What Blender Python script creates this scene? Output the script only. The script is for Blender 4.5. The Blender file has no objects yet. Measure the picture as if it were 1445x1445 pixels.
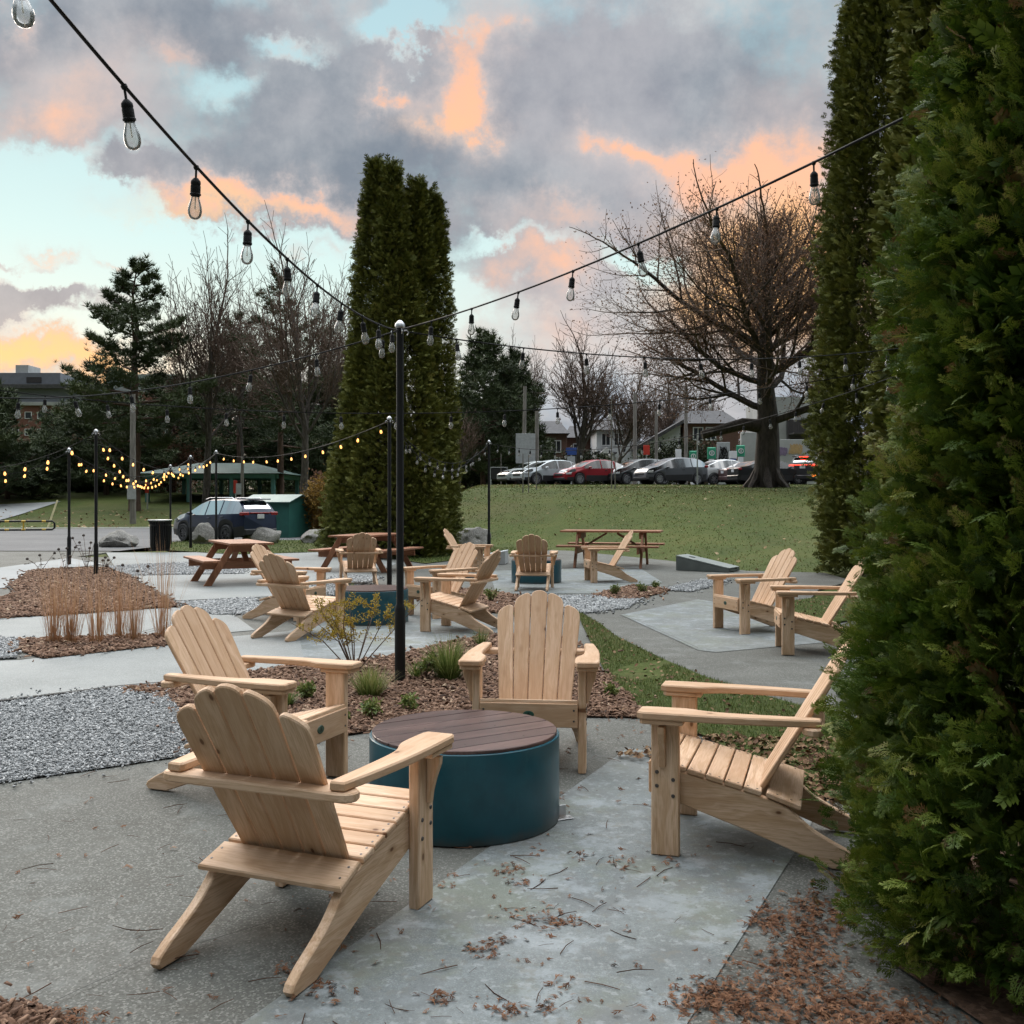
import bpy, bmesh, math, random
import numpy as np
from mathutils import Vector, Matrix, Euler, noise
from mathutils.geometry import tessellate_polygon

R = math.radians
random.seed(7); rng = np.random.default_rng(7)
scene = bpy.context.scene
COL = scene.collection

# ------------------------------------------------------------------ camera
F, CX, HY, EYE = 1447.0, 722.5, 703.0, 1.55      # focal length in photo pixels, centre column, horizon row, eye height
cam = bpy.data.cameras.new("camera"); camo = bpy.data.objects.new("camera", cam); COL.objects.link(camo)
camo.location = (0, 0, EYE); camo.rotation_euler = (R(90), 0, 0)
cam.sensor_width = 36; cam.lens = 36 * F / 1445.0
cam.shift_y = (HY - 722.5) / 1445.0 * -1.0 * -1.0
cam.clip_start = 0.05; cam.clip_end = 3000
scene.camera = camo

# ------------------------------------------------------------------ node helper
class NT:
    def __init__(s, tree): s.t = tree; s.n = tree.nodes; s.l = tree.links
    def node(s, typ, **kw):
        n = s.n.new(typ)
        for k, v in kw.items(): setattr(n, k, v)
        return n
    def put(s, sock, v):
        if isinstance(v, bpy.types.NodeSocket): s.l.new(v, sock)
        elif v is not None:
            if hasattr(sock.default_value, '__len__') and not isinstance(v, (tuple, list)): v = (v,) * len(sock.default_value)
            if hasattr(sock.default_value, '__len__') and len(sock.default_value) == 4 and len(v) == 3: v = tuple(v) + (1,)
            sock.default_value = v
    def m(s, op, a, b=None, c=None, clamp=False):
        n = s.node('ShaderNodeMath', operation=op); n.use_clamp = clamp
        for i, v in enumerate((a, b, c)):
            if v is not None: s.put(n.inputs[i], v)
        return n.outputs[0]
    def v(s, op, a, b=None, c=None):
        n = s.node('ShaderNodeVectorMath', operation=op)
        s.put(n.inputs[0], a)
        if b is not None: s.put(n.inputs[3 if op == 'SCALE' else 1], b)
        if c is not None: s.put(n.inputs[2], c)
        return n.outputs[1] if op in ('DOT_PRODUCT', 'LENGTH', 'DISTANCE') else n.outputs[0]
    def mix(s, f, a, b, blend='MIX'):
        n = s.node('ShaderNodeMix', data_type='RGBA', blend_type=blend)
        s.put(n.inputs[0], f); s.put(n.inputs[6], a); s.put(n.inputs[7], b); return n.outputs[2]
    def noise(s, vec, scale, detail=4, rough=.5, dist=0, col=False):
        n = s.node('ShaderNodeTexNoise'); s.put(n.inputs['Vector'], vec)
        for k, v in (('Scale', scale), ('Detail', detail), ('Roughness', rough), ('Distortion', dist)): s.put(n.inputs[k], v)
        return n.outputs['Color' if col else 'Fac']
    def voro(s, vec, scale, out='Distance', rnd=1.0):
        n = s.node('ShaderNodeTexVoronoi'); s.put(n.inputs['Vector'], vec); s.put(n.inputs['Scale'], scale); s.put(n.inputs['Randomness'], rnd)
        return n.outputs[out]
    def ss(s, x, a, b):                       # smoothstep a..b
        n = s.node('ShaderNodeMapRange', interpolation_type='SMOOTHSTEP'); s.put(n.inputs[0], x); s.put(n.inputs[1], a); s.put(n.inputs[2], b)
        return n.outputs[0]
    def ramp(s, x, stops):
        n = s.node('ShaderNodeValToRGB'); s.put(n.inputs[0], x); e = n.color_ramp.elements
        while len(e) < len(stops): e.new(.5)
        for el, (p, c) in zip(e, stops): el.position = p; el.color = tuple(c) + ((1,) if len(c) == 3 else ())
        return n.outputs[0]
    def comb(s, x, y, z):
        n = s.node('ShaderNodeCombineXYZ'); s.put(n.inputs[0], x); s.put(n.inputs[1], y); s.put(n.inputs[2], z); return n.outputs[0]
    def sep(s, v):
        n = s.node('ShaderNodeSeparateXYZ'); s.put(n.inputs[0], v); return n.outputs

# ------------------------------------------------------------------ dusk sky (a world shader that depends on direction only)
SUN_AZ, SUN_EL = R(-28), R(24)               # soft light comes from the bright western sky, ahead and to the left
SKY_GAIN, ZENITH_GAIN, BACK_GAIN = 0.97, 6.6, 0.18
world = bpy.data.worlds.new("World"); scene.world = world; world.use_nodes = True
w = NT(world.node_tree); w.n.clear()
d = w.node('ShaderNodeTexCoord').outputs['Generated']
dx, dy, dz = w.sep(d)
ay = w.m('MAXIMUM', dy, .12)
front = w.ss(dy, .1, .45)
wv = w.noise(d, 5.5, 3, .6, col=True)
wv2 = w.noise(d, 22, 5, .68, col=True)
warp = w.v('ADD', w.v('SCALE', w.v('SUBTRACT', wv, (.5, .5, .5)), 200), w.v('SCALE', w.v('SUBTRACT', wv2, (.5, .5, .5)), 125))
uvx = w.m('MULTIPLY', w.m('DIVIDE', dx, ay), F); uvy = w.m('MULTIPLY', w.m('DIVIDE', dz, ay), F)
uv0 = w.comb(uvx, uvy, 0)
uv = w.v('MULTIPLY', w.v('ADD', uv0, warp), (1, 1, 0))
def blobs(lst, uv=uv):
    acc = 0.0
    for px, py, sx, sy, wt in lst:
        q = w.v('MULTIPLY_ADD', uv, (1 / sx, 1 / sy, 0), (-(px - CX) / sx, -(HY - py) / sy, 0))
        g = w.m('POWER', .3679, w.v('DOT_PRODUCT', q, q))
        acc = w.m('MULTIPLY_ADD', g, wt, acc)
    return w.m('MULTIPLY', acc, front)
plane = w.v('DIVIDE', d, w.m('ADD', w.m('MAXIMUM', dz, 0), .22))
plane = w.v('MULTIPLY', plane, (1, 1, 0))
n1 = w.noise(w.v('ADD', plane, (3.1, 1.7, 0)), 1.5, 7, .58)
n2 = w.noise(d, 9, 7, .64)
n3 = w.noise(d, 3.2, 4, .55)
COV = [(40, 290, 170, 70, -.75), (40, 330, 120, 60, -.3), (250, 370, 200, 45, -.6), (430, 400, 90, 50, -.35), (585, 50, 60, 28, -.6), (395, 65, 55, 22, -.4), (330, 130, 60, 30, -.22),
       (690, 352, 70, 14, -.35), (640, 415, 50, 26, -.35), (905, 368, 75, 15, -.55), (330, 480, 200, 50, -.5), (120, 470, 160, 18, -.2), (700, 100, 60, 60, -.12),
       (520, 170, 200, 90, .35), (860, 110, 220, 110, .4), (230, 50, 260, 60, .3), (840, 290, 130, 45, .35), (180, 250, 90, 22, .5), (75, 425, 70, 15, .5), (5, 442, 50, 16, .5), (0, 378, 34, 14, .5), (65, 372, 34, 15, .6),
       (320, 285, 150, 28, .5), (470, 300, 90, 25, .4), (640, 120, 60, 70, .4), (1050, 240, 160, 90, .4), (70, 185, 110, 45, .4), (740, 400, 100, 40, .3), (410, 372, 70, 20, .45), (1080, 370, 110, 80, .4), (170, 372, 40, 10, .4), (60, 500, 160, 26, .5)]
PINK = [(650, 105, 42, 80, 1.0), (655, 165, 52, 32, 1.0), (563, 128, 28, 22, .85), (985, 225, 120, 42, .85), (1110, 235, 90, 70, .75), (1095, 360, 100, 75, .95), (55, 185, 110, 38, .7), (110, 115, 120, 55, .5),
        (310, 290, 130, 20, .9), (470, 303, 100, 26, .8), (725, 385, 100, 38, .7), (790, 318, 110, 26, .55), (40, 497, 150, 22, 1.0), (270, 575, 40, 10, 1.1), (62, 362, 30, 12, .7), (165, 368, 40, 9, .7), (410, 368, 66, 18, .75),
        (252, 98, 28, 30, .55), (740, 470, 120, 50, .45), (870, 210, 60, 22, .6), (900, 520, 200, 40, .35), (690, 40, 40, 30, .5), (1140, 120, 90, 60, .25), (20, 25, 20, 30, .6), (200, 520, 140, 24, .5)]
GOLD = [(30, 502, 160, 20, 1.0), (1090, 372, 100, 80, 1.5), (180, 515, 90, 12, .7), (640, 170, 40, 30, .2), (310, 303, 110, 10, .45), (270, 577, 30, 8, .8)]
cov = w.ss(w.m('ADD', w.m('ADD', w.m('MULTIPLY', n1, .75), w.m('MULTIPLY', n2, .5)), blobs(COV)), .43, .80)
tex = w.m('MULTIPLY_ADD', w.m('SUBTRACT', n2, .5), 1.9, .92)
pink = w.m('MULTIPLY', blobs(PINK), tex, clamp=True)
gold = w.m('MULTIPLY', blobs(GOLD), tex, clamp=True)
grey = w.mix(w.ss(w.m('ADD', w.m('MULTIPLY', n2, .55), w.m('MULTIPLY', n3, .45)), .36, .64), (.20, .24, .295), (.46, .48, .51))
grey = w.mix(w.ss(n3, .45, .6), grey, w.mix(.22, grey, (.42, .36, .40)))
el = w.m('ARCSINE', dz)
clear = w.ramp(w.m('DIVIDE', el, 1.5708), [(0.0, (.80, .78, .62)), (.07, (.85, .90, .80)), (.15, (.66, .87, .86)), (.24, (.50, .73, .78)), (.34, (.42, .60, .69)), (1.0, (.22, .40, .62))])
cool = w.m('MULTIPLY', w.ss(w.m('DIVIDE', dx, ay), -.08, .08), w.m('SUBTRACT', 1, w.ss(dz, .05, .22)))
clear = w.mix(cool, clear, (.40, .49, .64))
pc = w.mix(w.ss(pink, .3, .95), (.66, .57, .55), (1.0, .55, .36))
cloud = w.mix(w.m('POWER', pink, .9), grey, pc)
cloud = w.mix(gold, cloud, (1.12, .60, .24))
skyc = w.mix(cov, clear, cloud)
rim = w.m('MULTIPLY', w.m('MULTIPLY', w.m('MULTIPLY', cov, w.m('SUBTRACT', 1, cov)), w.ss(n2, .40, .62)), 1.2, clamp=True)
skyc = w.mix(w.m('MULTIPLY', rim, front), skyc, (.90, .76, .69))
skyc = w.mix(w.m('MULTIPLY', w.m('POWER', pink, 1.4), .8, clamp=True), skyc, pc)
skyc = w.mix(w.m('MULTIPLY', gold, .75), skyc, (1.12, .64, .26))
skyc = w.mix(w.m('MULTIPLY', w.ss(dz, .45, .75), .75), skyc, (.47, .465, .455))
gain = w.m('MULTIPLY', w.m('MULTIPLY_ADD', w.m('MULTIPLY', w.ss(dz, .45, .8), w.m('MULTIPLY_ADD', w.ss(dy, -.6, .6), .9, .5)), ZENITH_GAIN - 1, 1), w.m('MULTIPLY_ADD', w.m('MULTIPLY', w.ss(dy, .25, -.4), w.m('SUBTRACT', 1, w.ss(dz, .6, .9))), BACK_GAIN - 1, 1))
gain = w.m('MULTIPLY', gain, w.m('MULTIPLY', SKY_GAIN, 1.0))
nish = w.node('ShaderNodeTexSky', sky_type='NISHITA'); nish.sun_disc = False; nish.sun_elevation = R(4); nish.sun_rotation = SUN_AZ
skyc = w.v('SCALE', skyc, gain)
skyc = w.v('ADD', skyc, w.v('SCALE', nish.outputs[0], .006))
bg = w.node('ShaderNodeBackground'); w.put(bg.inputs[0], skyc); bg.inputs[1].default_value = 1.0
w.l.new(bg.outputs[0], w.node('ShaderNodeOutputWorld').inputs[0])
world.cycles.sampling_method = 'NONE'

sun = bpy.data.lights.new("sun", 'SUN'); suno = bpy.data.objects.new("sun", sun); COL.objects.link(suno)
sun.energy = 1.6; sun.angle = R(30); sun.color = (1, .86, .74)
suno.rotation_euler = Vector((-math.sin(SUN_AZ) * math.cos(SUN_EL), -math.cos(SUN_AZ) * math.cos(SUN_EL), -math.sin(SUN_EL))).to_track_quat('-Z', 'Y').to_euler()
scene.view_settings.view_transform = 'Standard'; scene.view_settings.look = 'None'
scene.view_settings.exposure = 0.12; scene.view_settings.gamma = 1.0
scene.render.engine = 'CYCLES'
scene.cycles.max_bounces = 5; scene.cycles.diffuse_bounces = 3; scene.cycles.glossy_bounces = 2; scene.cycles.transmission_bounces = 2; scene.cycles.transparent_max_bounces = 12; scene.cycles.caustics_reflective = False; scene.cycles.caustics_refractive = False
scene.cycles.use_denoising = True

# ------------------------------------------------------------------ terrain
def sst(a, b, x):
    t = min(1, max(0, (x - a) / (b - a))); return t * t * (3 - 2 * t)
def height(x, y):
    y0 = float(np.interp(x, [-8, -2.5, 1.7, 3.9, 5.0, 6.5, 30], [37, 35, 31.5, 25.3, 21.8, 21.2, 20]))
    t = min(1, max(0, (y - y0) / (46 - y0)))
    m = (2.06 * (t * t * (3 - 2 * t) * .75 + t * .25) + .24 * sst(46, 56, y)) * sst(-6, -1.5, x)
    b = 2.05 * sst(53, 84, y) * (1 - sst(-8, -2, x)) + 2.3 * sst(60, 90, y) * sst(-8, -2, x)
    bump = .03 * noise.noise(Vector((x * .25, y * .25, 0))) * min(1, max(m, b))
    return max(m, b) + bump
def P(px, py, z=0.0):                        # photo pixel -> point on the level z
    Y = F * (EYE - z) / (py - HY); return Vector(((px - CX) * Y / F, Y, z))
def A(px, py, Y):                            # photo pixel + distance -> point
    return Vector(((px - CX) * Y / F, Y, EYE - (py - HY) * Y / F))
def G(px, py):                               # photo pixel -> point on the terrain
    Y = 2.0
    while Y < 300:
        p = A(px, py, Y)
        if p.z <= height(p.x, p.y): return Vector((p.x, p.y, height(p.x, p.y)))
        Y += .1
    return p

# ------------------------------------------------------------------ materials
def mat(name):
    m = bpy.data.materials.new(name); m.use_nodes = True; t = NT(m.node_tree)
    return m, t, t.n['Principled BSDF']
def simple(name, col, rough=.6, metal=0, var=.12, nscale=6, emit=None, spec=None, coat=0):
    m, t, b = mat(name)
    oc = t.node('ShaderNodeTexCoord').outputs['Object']
    n = t.noise(oc, nscale, 6, .6)
    c = t.mix(t.ss(n, .3, .7), tuple(x * (1 - var) for x in col), tuple(min(1, x * (1 + var)) for x in col))
    t.put(b.inputs['Base Color'], c); b.inputs['Roughness'].default_value = rough; b.inputs['Metallic'].default_value = metal
    if spec is not None: b.inputs['Specular IOR Level'].default_value = spec
    if coat: b.inputs['Coat Weight'].default_value = coat; b.inputs['Coat Roughness'].default_value = .08
    if emit: m.cycles.emission_sampling = 'NONE'
    if emit: b.inputs['Emission Color'].default_value = tuple(emit[:3]) + (1,); b.inputs['Emission Strength'].default_value = emit[3]
    return m
def bump(t, b, h, strength=.3, dist=.01):
    n = t.node('ShaderNodeBump'); n.inputs['Strength'].default_value = strength; n.inputs['Distance'].default_value = dist
    t.put(n.inputs['Height'], h); t.l.new(n.outputs[0], b.inputs['Normal'])

def wood(name, c1, c2, cdark, rough=.62, knots=True, gscale=1.0):
    m, t, b = mat(name)
    bp = t.node('ShaderNodeAttribute', attribute_name='bp').outputs['Vector']
    rnd = t.node('ShaderNodeObjectInfo').outputs['Random']
    bp = t.v('ADD', bp, t.comb(t.m('MULTIPLY', rnd, 37.0), t.m('MULTIPLY', rnd, 11.0), 0))
    tint = t.node('ShaderNodeAttribute', attribute_name='tint').outputs['Fac']
    s = t.v('MULTIPLY', bp, (1.3 * gscale, 16 * gscale, 16 * gscale))
    wob = t.noise(t.v('MULTIPLY', bp, (3, 9, 9)), 1, 3, .5)
    g = t.noise(t.v('ADD', s, t.comb(0, t.m('MULTIPLY', wob, 2.5), 0)), 1.6, 6, .62, .4)
    fine = t.noise(t.v('MULTIPLY', bp, (9, 190, 190)), 1, 3, .6)
    c = t.mix(t.ss(g, .40, .60), c1, c2)
    c = t.mix(t.m('MULTIPLY', t.ss(fine, .42, .68), .42), c, cdark)
    c = t.mix(t.m('MULTIPLY', t.ss(tint, 0, 1), .6), c, t.mix(.5, c2, cdark))
    blot = t.noise(t.v('MULTIPLY', bp, (2.2, 3.5, 3.5)), 1, 3, .6)
    c = t.mix(t.m('MULTIPLY', t.ss(blot, .50, .68), .32), c, cdark)
    if knots:
        k = t.voro(t.v('MULTIPLY', bp, (5.0, 9, 1.5)), 1.0)
        ring = t.m('SUBTRACT', 1, t.ss(k, .08, .22))
        c = t.mix(t.m('MULTIPLY', ring, .45), c, (.36, .20, .10))
        c = t.mix(t.m('SUBTRACT', 1, t.ss(k, .045, .095)), c, (.16, .075, .035))
    t.put(b.inputs['Base Color'], c); b.inputs['Roughness'].default_value = rough; b.inputs['Specular IOR Level'].default_value = .3
    bump(t, b, t.m('ADD', fine, g), .12, .004)
    return m
def leafmat(name, stops, rough=.6, trans=.25, vary=.12):
    m, t, b = mat(name)
    a = t.node('ShaderNodeAttribute', attribute_name='tint').outputs['Fac']
    c = t.ramp(a, stops)
    t.put(b.inputs['Base Color'], c); b.inputs['Roughness'].default_value = rough; b.inputs['Specular IOR Level'].default_value = .28
    if trans:
        tr = t.node('ShaderNodeBsdfTranslucent'); t.put(tr.inputs[0], c)
        mx = t.node('ShaderNodeMixShader'); mx.inputs[0].default_value = trans
        out = t.n['Material Output']; t.l.new(b.outputs[0], mx.inputs[1]); t.l.new(tr.outputs[0], mx.inputs[2]); t.l.new(mx.outputs[0], out.inputs[0])
    return m
def bark(name, c1, c2, sc=6):
    m, t, b = mat(name)
    oc = t.node('ShaderNodeTexCoord').outputs['Object']
    n = t.noise(t.v('MULTIPLY', oc, (sc, sc, sc * .22)), 1.5, 7, .65, .6)
    t.put(b.inputs['Base Color'], t.mix(t.ss(n, .35, .65), c1, c2)); b.inputs['Roughness'].default_value = .9
    bump(t, b, n, .8, .05); return m

M = {}
M['pine'] = wood('pale_pine', (.75, .545, .385), (.60, .40, .25), (.37, .20, .105))
M['lidwood'] = wood('lid_boards', (.150, .092, .082), (.085, .053, .049), (.04, .027, .027), .30, False, .7)
M['tablewood'] = wood('stained_table_boards', (.40, .185, .10), (.30, .13, .068), (.15, .07, .042), .55, False)
M['steel'] = simple('galvanised_steel', (.55, .56, .57), .35, .9, .1, 30)
M['darkmetal'] = simple('screw_metal', (.11, .10, .095), .45, .8)
M['black'] = simple('black_powder_coat', (.010, .010, .011), .45, 0, .2, spec=.3)
M['rubber'] = simple('black_rubber', (.018, .018, .02), .7)
M['socket'] = simple('black_socket', (.010, .010, .011), .6, spec=.2)
M['teal'] = simple('teal_painted_steel', (.006, .078, .112), .30, 0, .16, 3)
def tealmat():
    m, t, b = mat('teal_painted_steel'); oc = t.node('ShaderNodeTexCoord').outputs['Object']; z = t.sep(oc)[2]
    n = t.noise(oc, 7, 6, .65); s_ = t.noise(t.v('MULTIPLY', oc, (26, 26, 3)), 1, 4, .6)
    c = t.mix(t.ss(n, .35, .65), (.005, .068, .098), (.0075, .090, .125))
    c = t.mix(t.m('MULTIPLY', t.ss(s_, .58, .72), .25), c, (.02, .13, .16))
    c = t.mix(t.m('MULTIPLY', t.m('SUBTRACT', 1, t.ss(t.m('ADD', z, t.m('MULTIPLY', n, .12)), .055, .125)), .55), c, (.10, .095, .08))
    t.put(b.inputs['Base Color'], c); t.put(b.inputs['Roughness'], t.m('MULTIPLY_ADD', n, .25, .2)); bump(t, b, n, .08, .01); return m
M['teal'] = tealmat()
M['badge'] = simple('green_badge', (.03, .09, .06), .4)
M['badgemark'] = simple('badge_mark', (.012, .03, .022), .5)
M['white'] = simple('white_paint', (.78, .79, .80), .5, 0, .05)
M['cream'] = simple('filament_pale', (.75, .70, .55), .4)

def bulbglass(name, lit=None):
    m, t, b = mat(name); out = t.n['Material Output']
    if lit:
        m.cycles.emission_sampling = 'NONE'
        b.inputs['Base Color'].default_value = (.9, .8, .6, 1); b.inputs['Emission Color'].default_value = tuple(lit[:3]) + (1,); b.inputs['Emission Strength'].default_value = lit[3]
        return m
    tr = t.node('ShaderNodeBsdfTransparent'); gl = t.node('ShaderNodeBsdfGlossy'); gl.inputs['Roughness'].default_value = .04
    df = t.node('ShaderNodeBsdfDiffuse'); df.inputs[0].default_value = (.85, .86, .85, 1)
    fr = t.node('ShaderNodeFresnel'); fr.inputs[0].default_value = 1.45
    mx = t.node('ShaderNodeMixShader'); t.put(mx.inputs[0], t.m('MULTIPLY_ADD', fr.outputs[0], .9, .12, clamp=True)); t.l.new(tr.outputs[0], mx.inputs[1]); t.l.new(gl.outputs[0], mx.inputs[2])
    m2 = t.node('ShaderNodeMixShader'); m2.inputs[0].default_value = .16; t.l.new(mx.outputs[0], m2.inputs[1]); t.l.new(df.outputs[0], m2.inputs[2])
    t.l.new(m2.outputs[0], out.inputs[0]); return m
M['bulb'] = bulbglass('clear_bulb_glass')
M['bulblit'] = bulbglass('lit_bulb_glass', (1, .43, .07, 2.3))

def groundmat(name, cols, sc, speck=None, rough=.9, stains=None, bumps=(.4, .006)):
    m, t, b = mat(name)
    oc = t.node('ShaderNodeTexCoord').outputs['Object']
    big = t.noise(oc, sc[0], 6, .6); fine = t.noise(oc, sc[1], 4, .7)
    c = t.ramp(t.m('ADD', t.m('MULTIPLY', big, .65), t.m('MULTIPLY', fine, .35)), [(.34, cols[0]), (.5, cols[1]), (.66, cols[2])])
    if speck:
        v = t.node('ShaderNodeTexVoronoi'); t.put(v.inputs['Vector'], oc); v.inputs['Scale'].default_value = speck[0]
        cc = t.sep(v.outputs['Color'])
        c = t.mix(t.m('MULTIPLY', t.ss(cc[0], .55, 1.0), speck[3]), c, speck[1]); c = t.mix(t.m('MULTIPLY', t.ss(cc[1], .6, 1.0), speck[3]), c, speck[2])
    if stains:
        for scl, lo, hi, col, am in stains:
            s = t.noise(t.v('ADD', oc, (scl * 7, scl * 3, 0)), scl, 7, .66); c = t.mix(t.m('MULTIPLY', t.ss(s, lo, hi), am), c, col)
    t.put(b.inputs['Base Color'], c); b.inputs['Roughness'].default_value = rough; b.inputs['Specular IOR Level'].default_value = .25
    bump(t, b, t.m('ADD', fine, t.m('MULTIPLY', big, .4)), *bumps); return m
M['aggregate'] = groundmat('exposed_aggregate_concrete', [(.080, .081, .071), (.106, .108, .098), (.138, .139, .128)], (1.1, 80), (140, (.062, .060, .052), (.31, .31, .285), .5), .85,
                           [(.7, .5, .7, (.14, .14, .125), .45), (2.6, .52, .66, (.21, .22, .21), .4), (.35, .48, .62, (.085, .085, .075), .4), (5, .55, .65, (.075, .072, .062), .4)])
M['stamped'] = groundmat('smooth_stamped_concrete', [(.112, .128, .128), (.160, .180, .182), (.222, .245, .250)], (2.2, 45), (240, (.18, .18, .17), (.38, .40, .39), .3), .7,
                         [(1.3, .50, .60, (.16, .175, .125), .5), (2.2, .52, .60, (.145, .15, .15), .55), (4, .50, .62, (.30, .33, .345), .6), (.6, .45, .6, (.17, .18, .17), .5), (3.1, .52, .64, (.125, .135, .135), .5), (11, .54, .64, (.17, .165, .14), .5), (22, .55, .64, (.34, .36, .365), .45), (60, .58, .66, (.10, .10, .095), .5)], (.25, .004))
M['slab'] = groundmat('worn_concrete_path', [(.185, .20, .197), (.23, .245, .242), (.28, .295, .292)], (.9, 70), (160, (.17, .17, .16), (.42, .43, .42), .5), .8,
                      [(.5, .5, .7, (.22, .23, .22), .45), (3.3, .58, .75, (.19, .195, .185), .4)])
M['joint'] = simple('dark_joint_edging', (.05, .05, .048), .95)  # plain dark tone shared by the paving joints and black edging
M['asphalt'] = groundmat('worn_asphalt', [(.10, .10, .105), (.135, .135, .138), (.17, .17, .17)], (.4, 30), (60, (.07, .07, .07), (.22, .22, .21), .5), .9, [(.15, .5, .7, (.19, .185, .175), .5)])
M['road'] = groundmat('pale_concrete_road', [(.25, .26, .26), (.31, .32, .32), (.37, .38, .38)], (.3, 20))
M['grass'] = groundmat('autumn_lawn', [(.034, .052, .008), (.054, .076, .012), (.082, .092, .020)], (.5, 24), (9, (.17, .11, .055), (.09, .13, .035), .15), .95,
                       [(.12, .48, .68, (.105, .085, .040), .55), (.9, .56, .74, (.035, .06, .016), .55), (6, .58, .72, (.13, .095, .05), .35)], (.9, .03))
M['soil'] = groundmat('dark_leafy_soil', [(.05, .034, .024), (.085, .056, .038), (.13, .085, .055)], (2.5, 60))
M['mulchbase'] = groundmat('bark_mulch_base', [(.055, .032, .022), (.10, .058, .038), (.17, .105, .07)], (4, 70), (60, (.04, .025, .018), (.22, .14, .10), .6), .95)
M['gravelbase'] = groundmat('pale_gravel_base', [(.16, .175, .185), (.25, .265, .275), (.36, .375, .385)], (3, 80), (55, (.10, .105, .11), (.52, .53, .54), .8), .9)
# ------------------------------------------------------------------ mesh helpers
def tag(o, label=None, cat=None, group=None, kind=None):
    if label: o['label'] = label
    if cat: o['category'] = cat
    if group: o['group'] = group
    if kind: o['kind'] = kind
    return o
def empty(name, loc=(0, 0, 0), rz=0.0, label=None, cat=None, group=None):
    o = bpy.data.objects.new(name, None); COL.objects.link(o); o.location = loc; o.rotation_euler = (0, 0, rz); o.empty_display_size = .1
    return tag(o, label, cat, group)
def copy_tree(o, parent=None):
    c = o.copy(); COL.objects.link(c)
    if parent: c.parent = parent
    for ch in list(o.children): copy_tree(ch, c)
    return c

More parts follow.
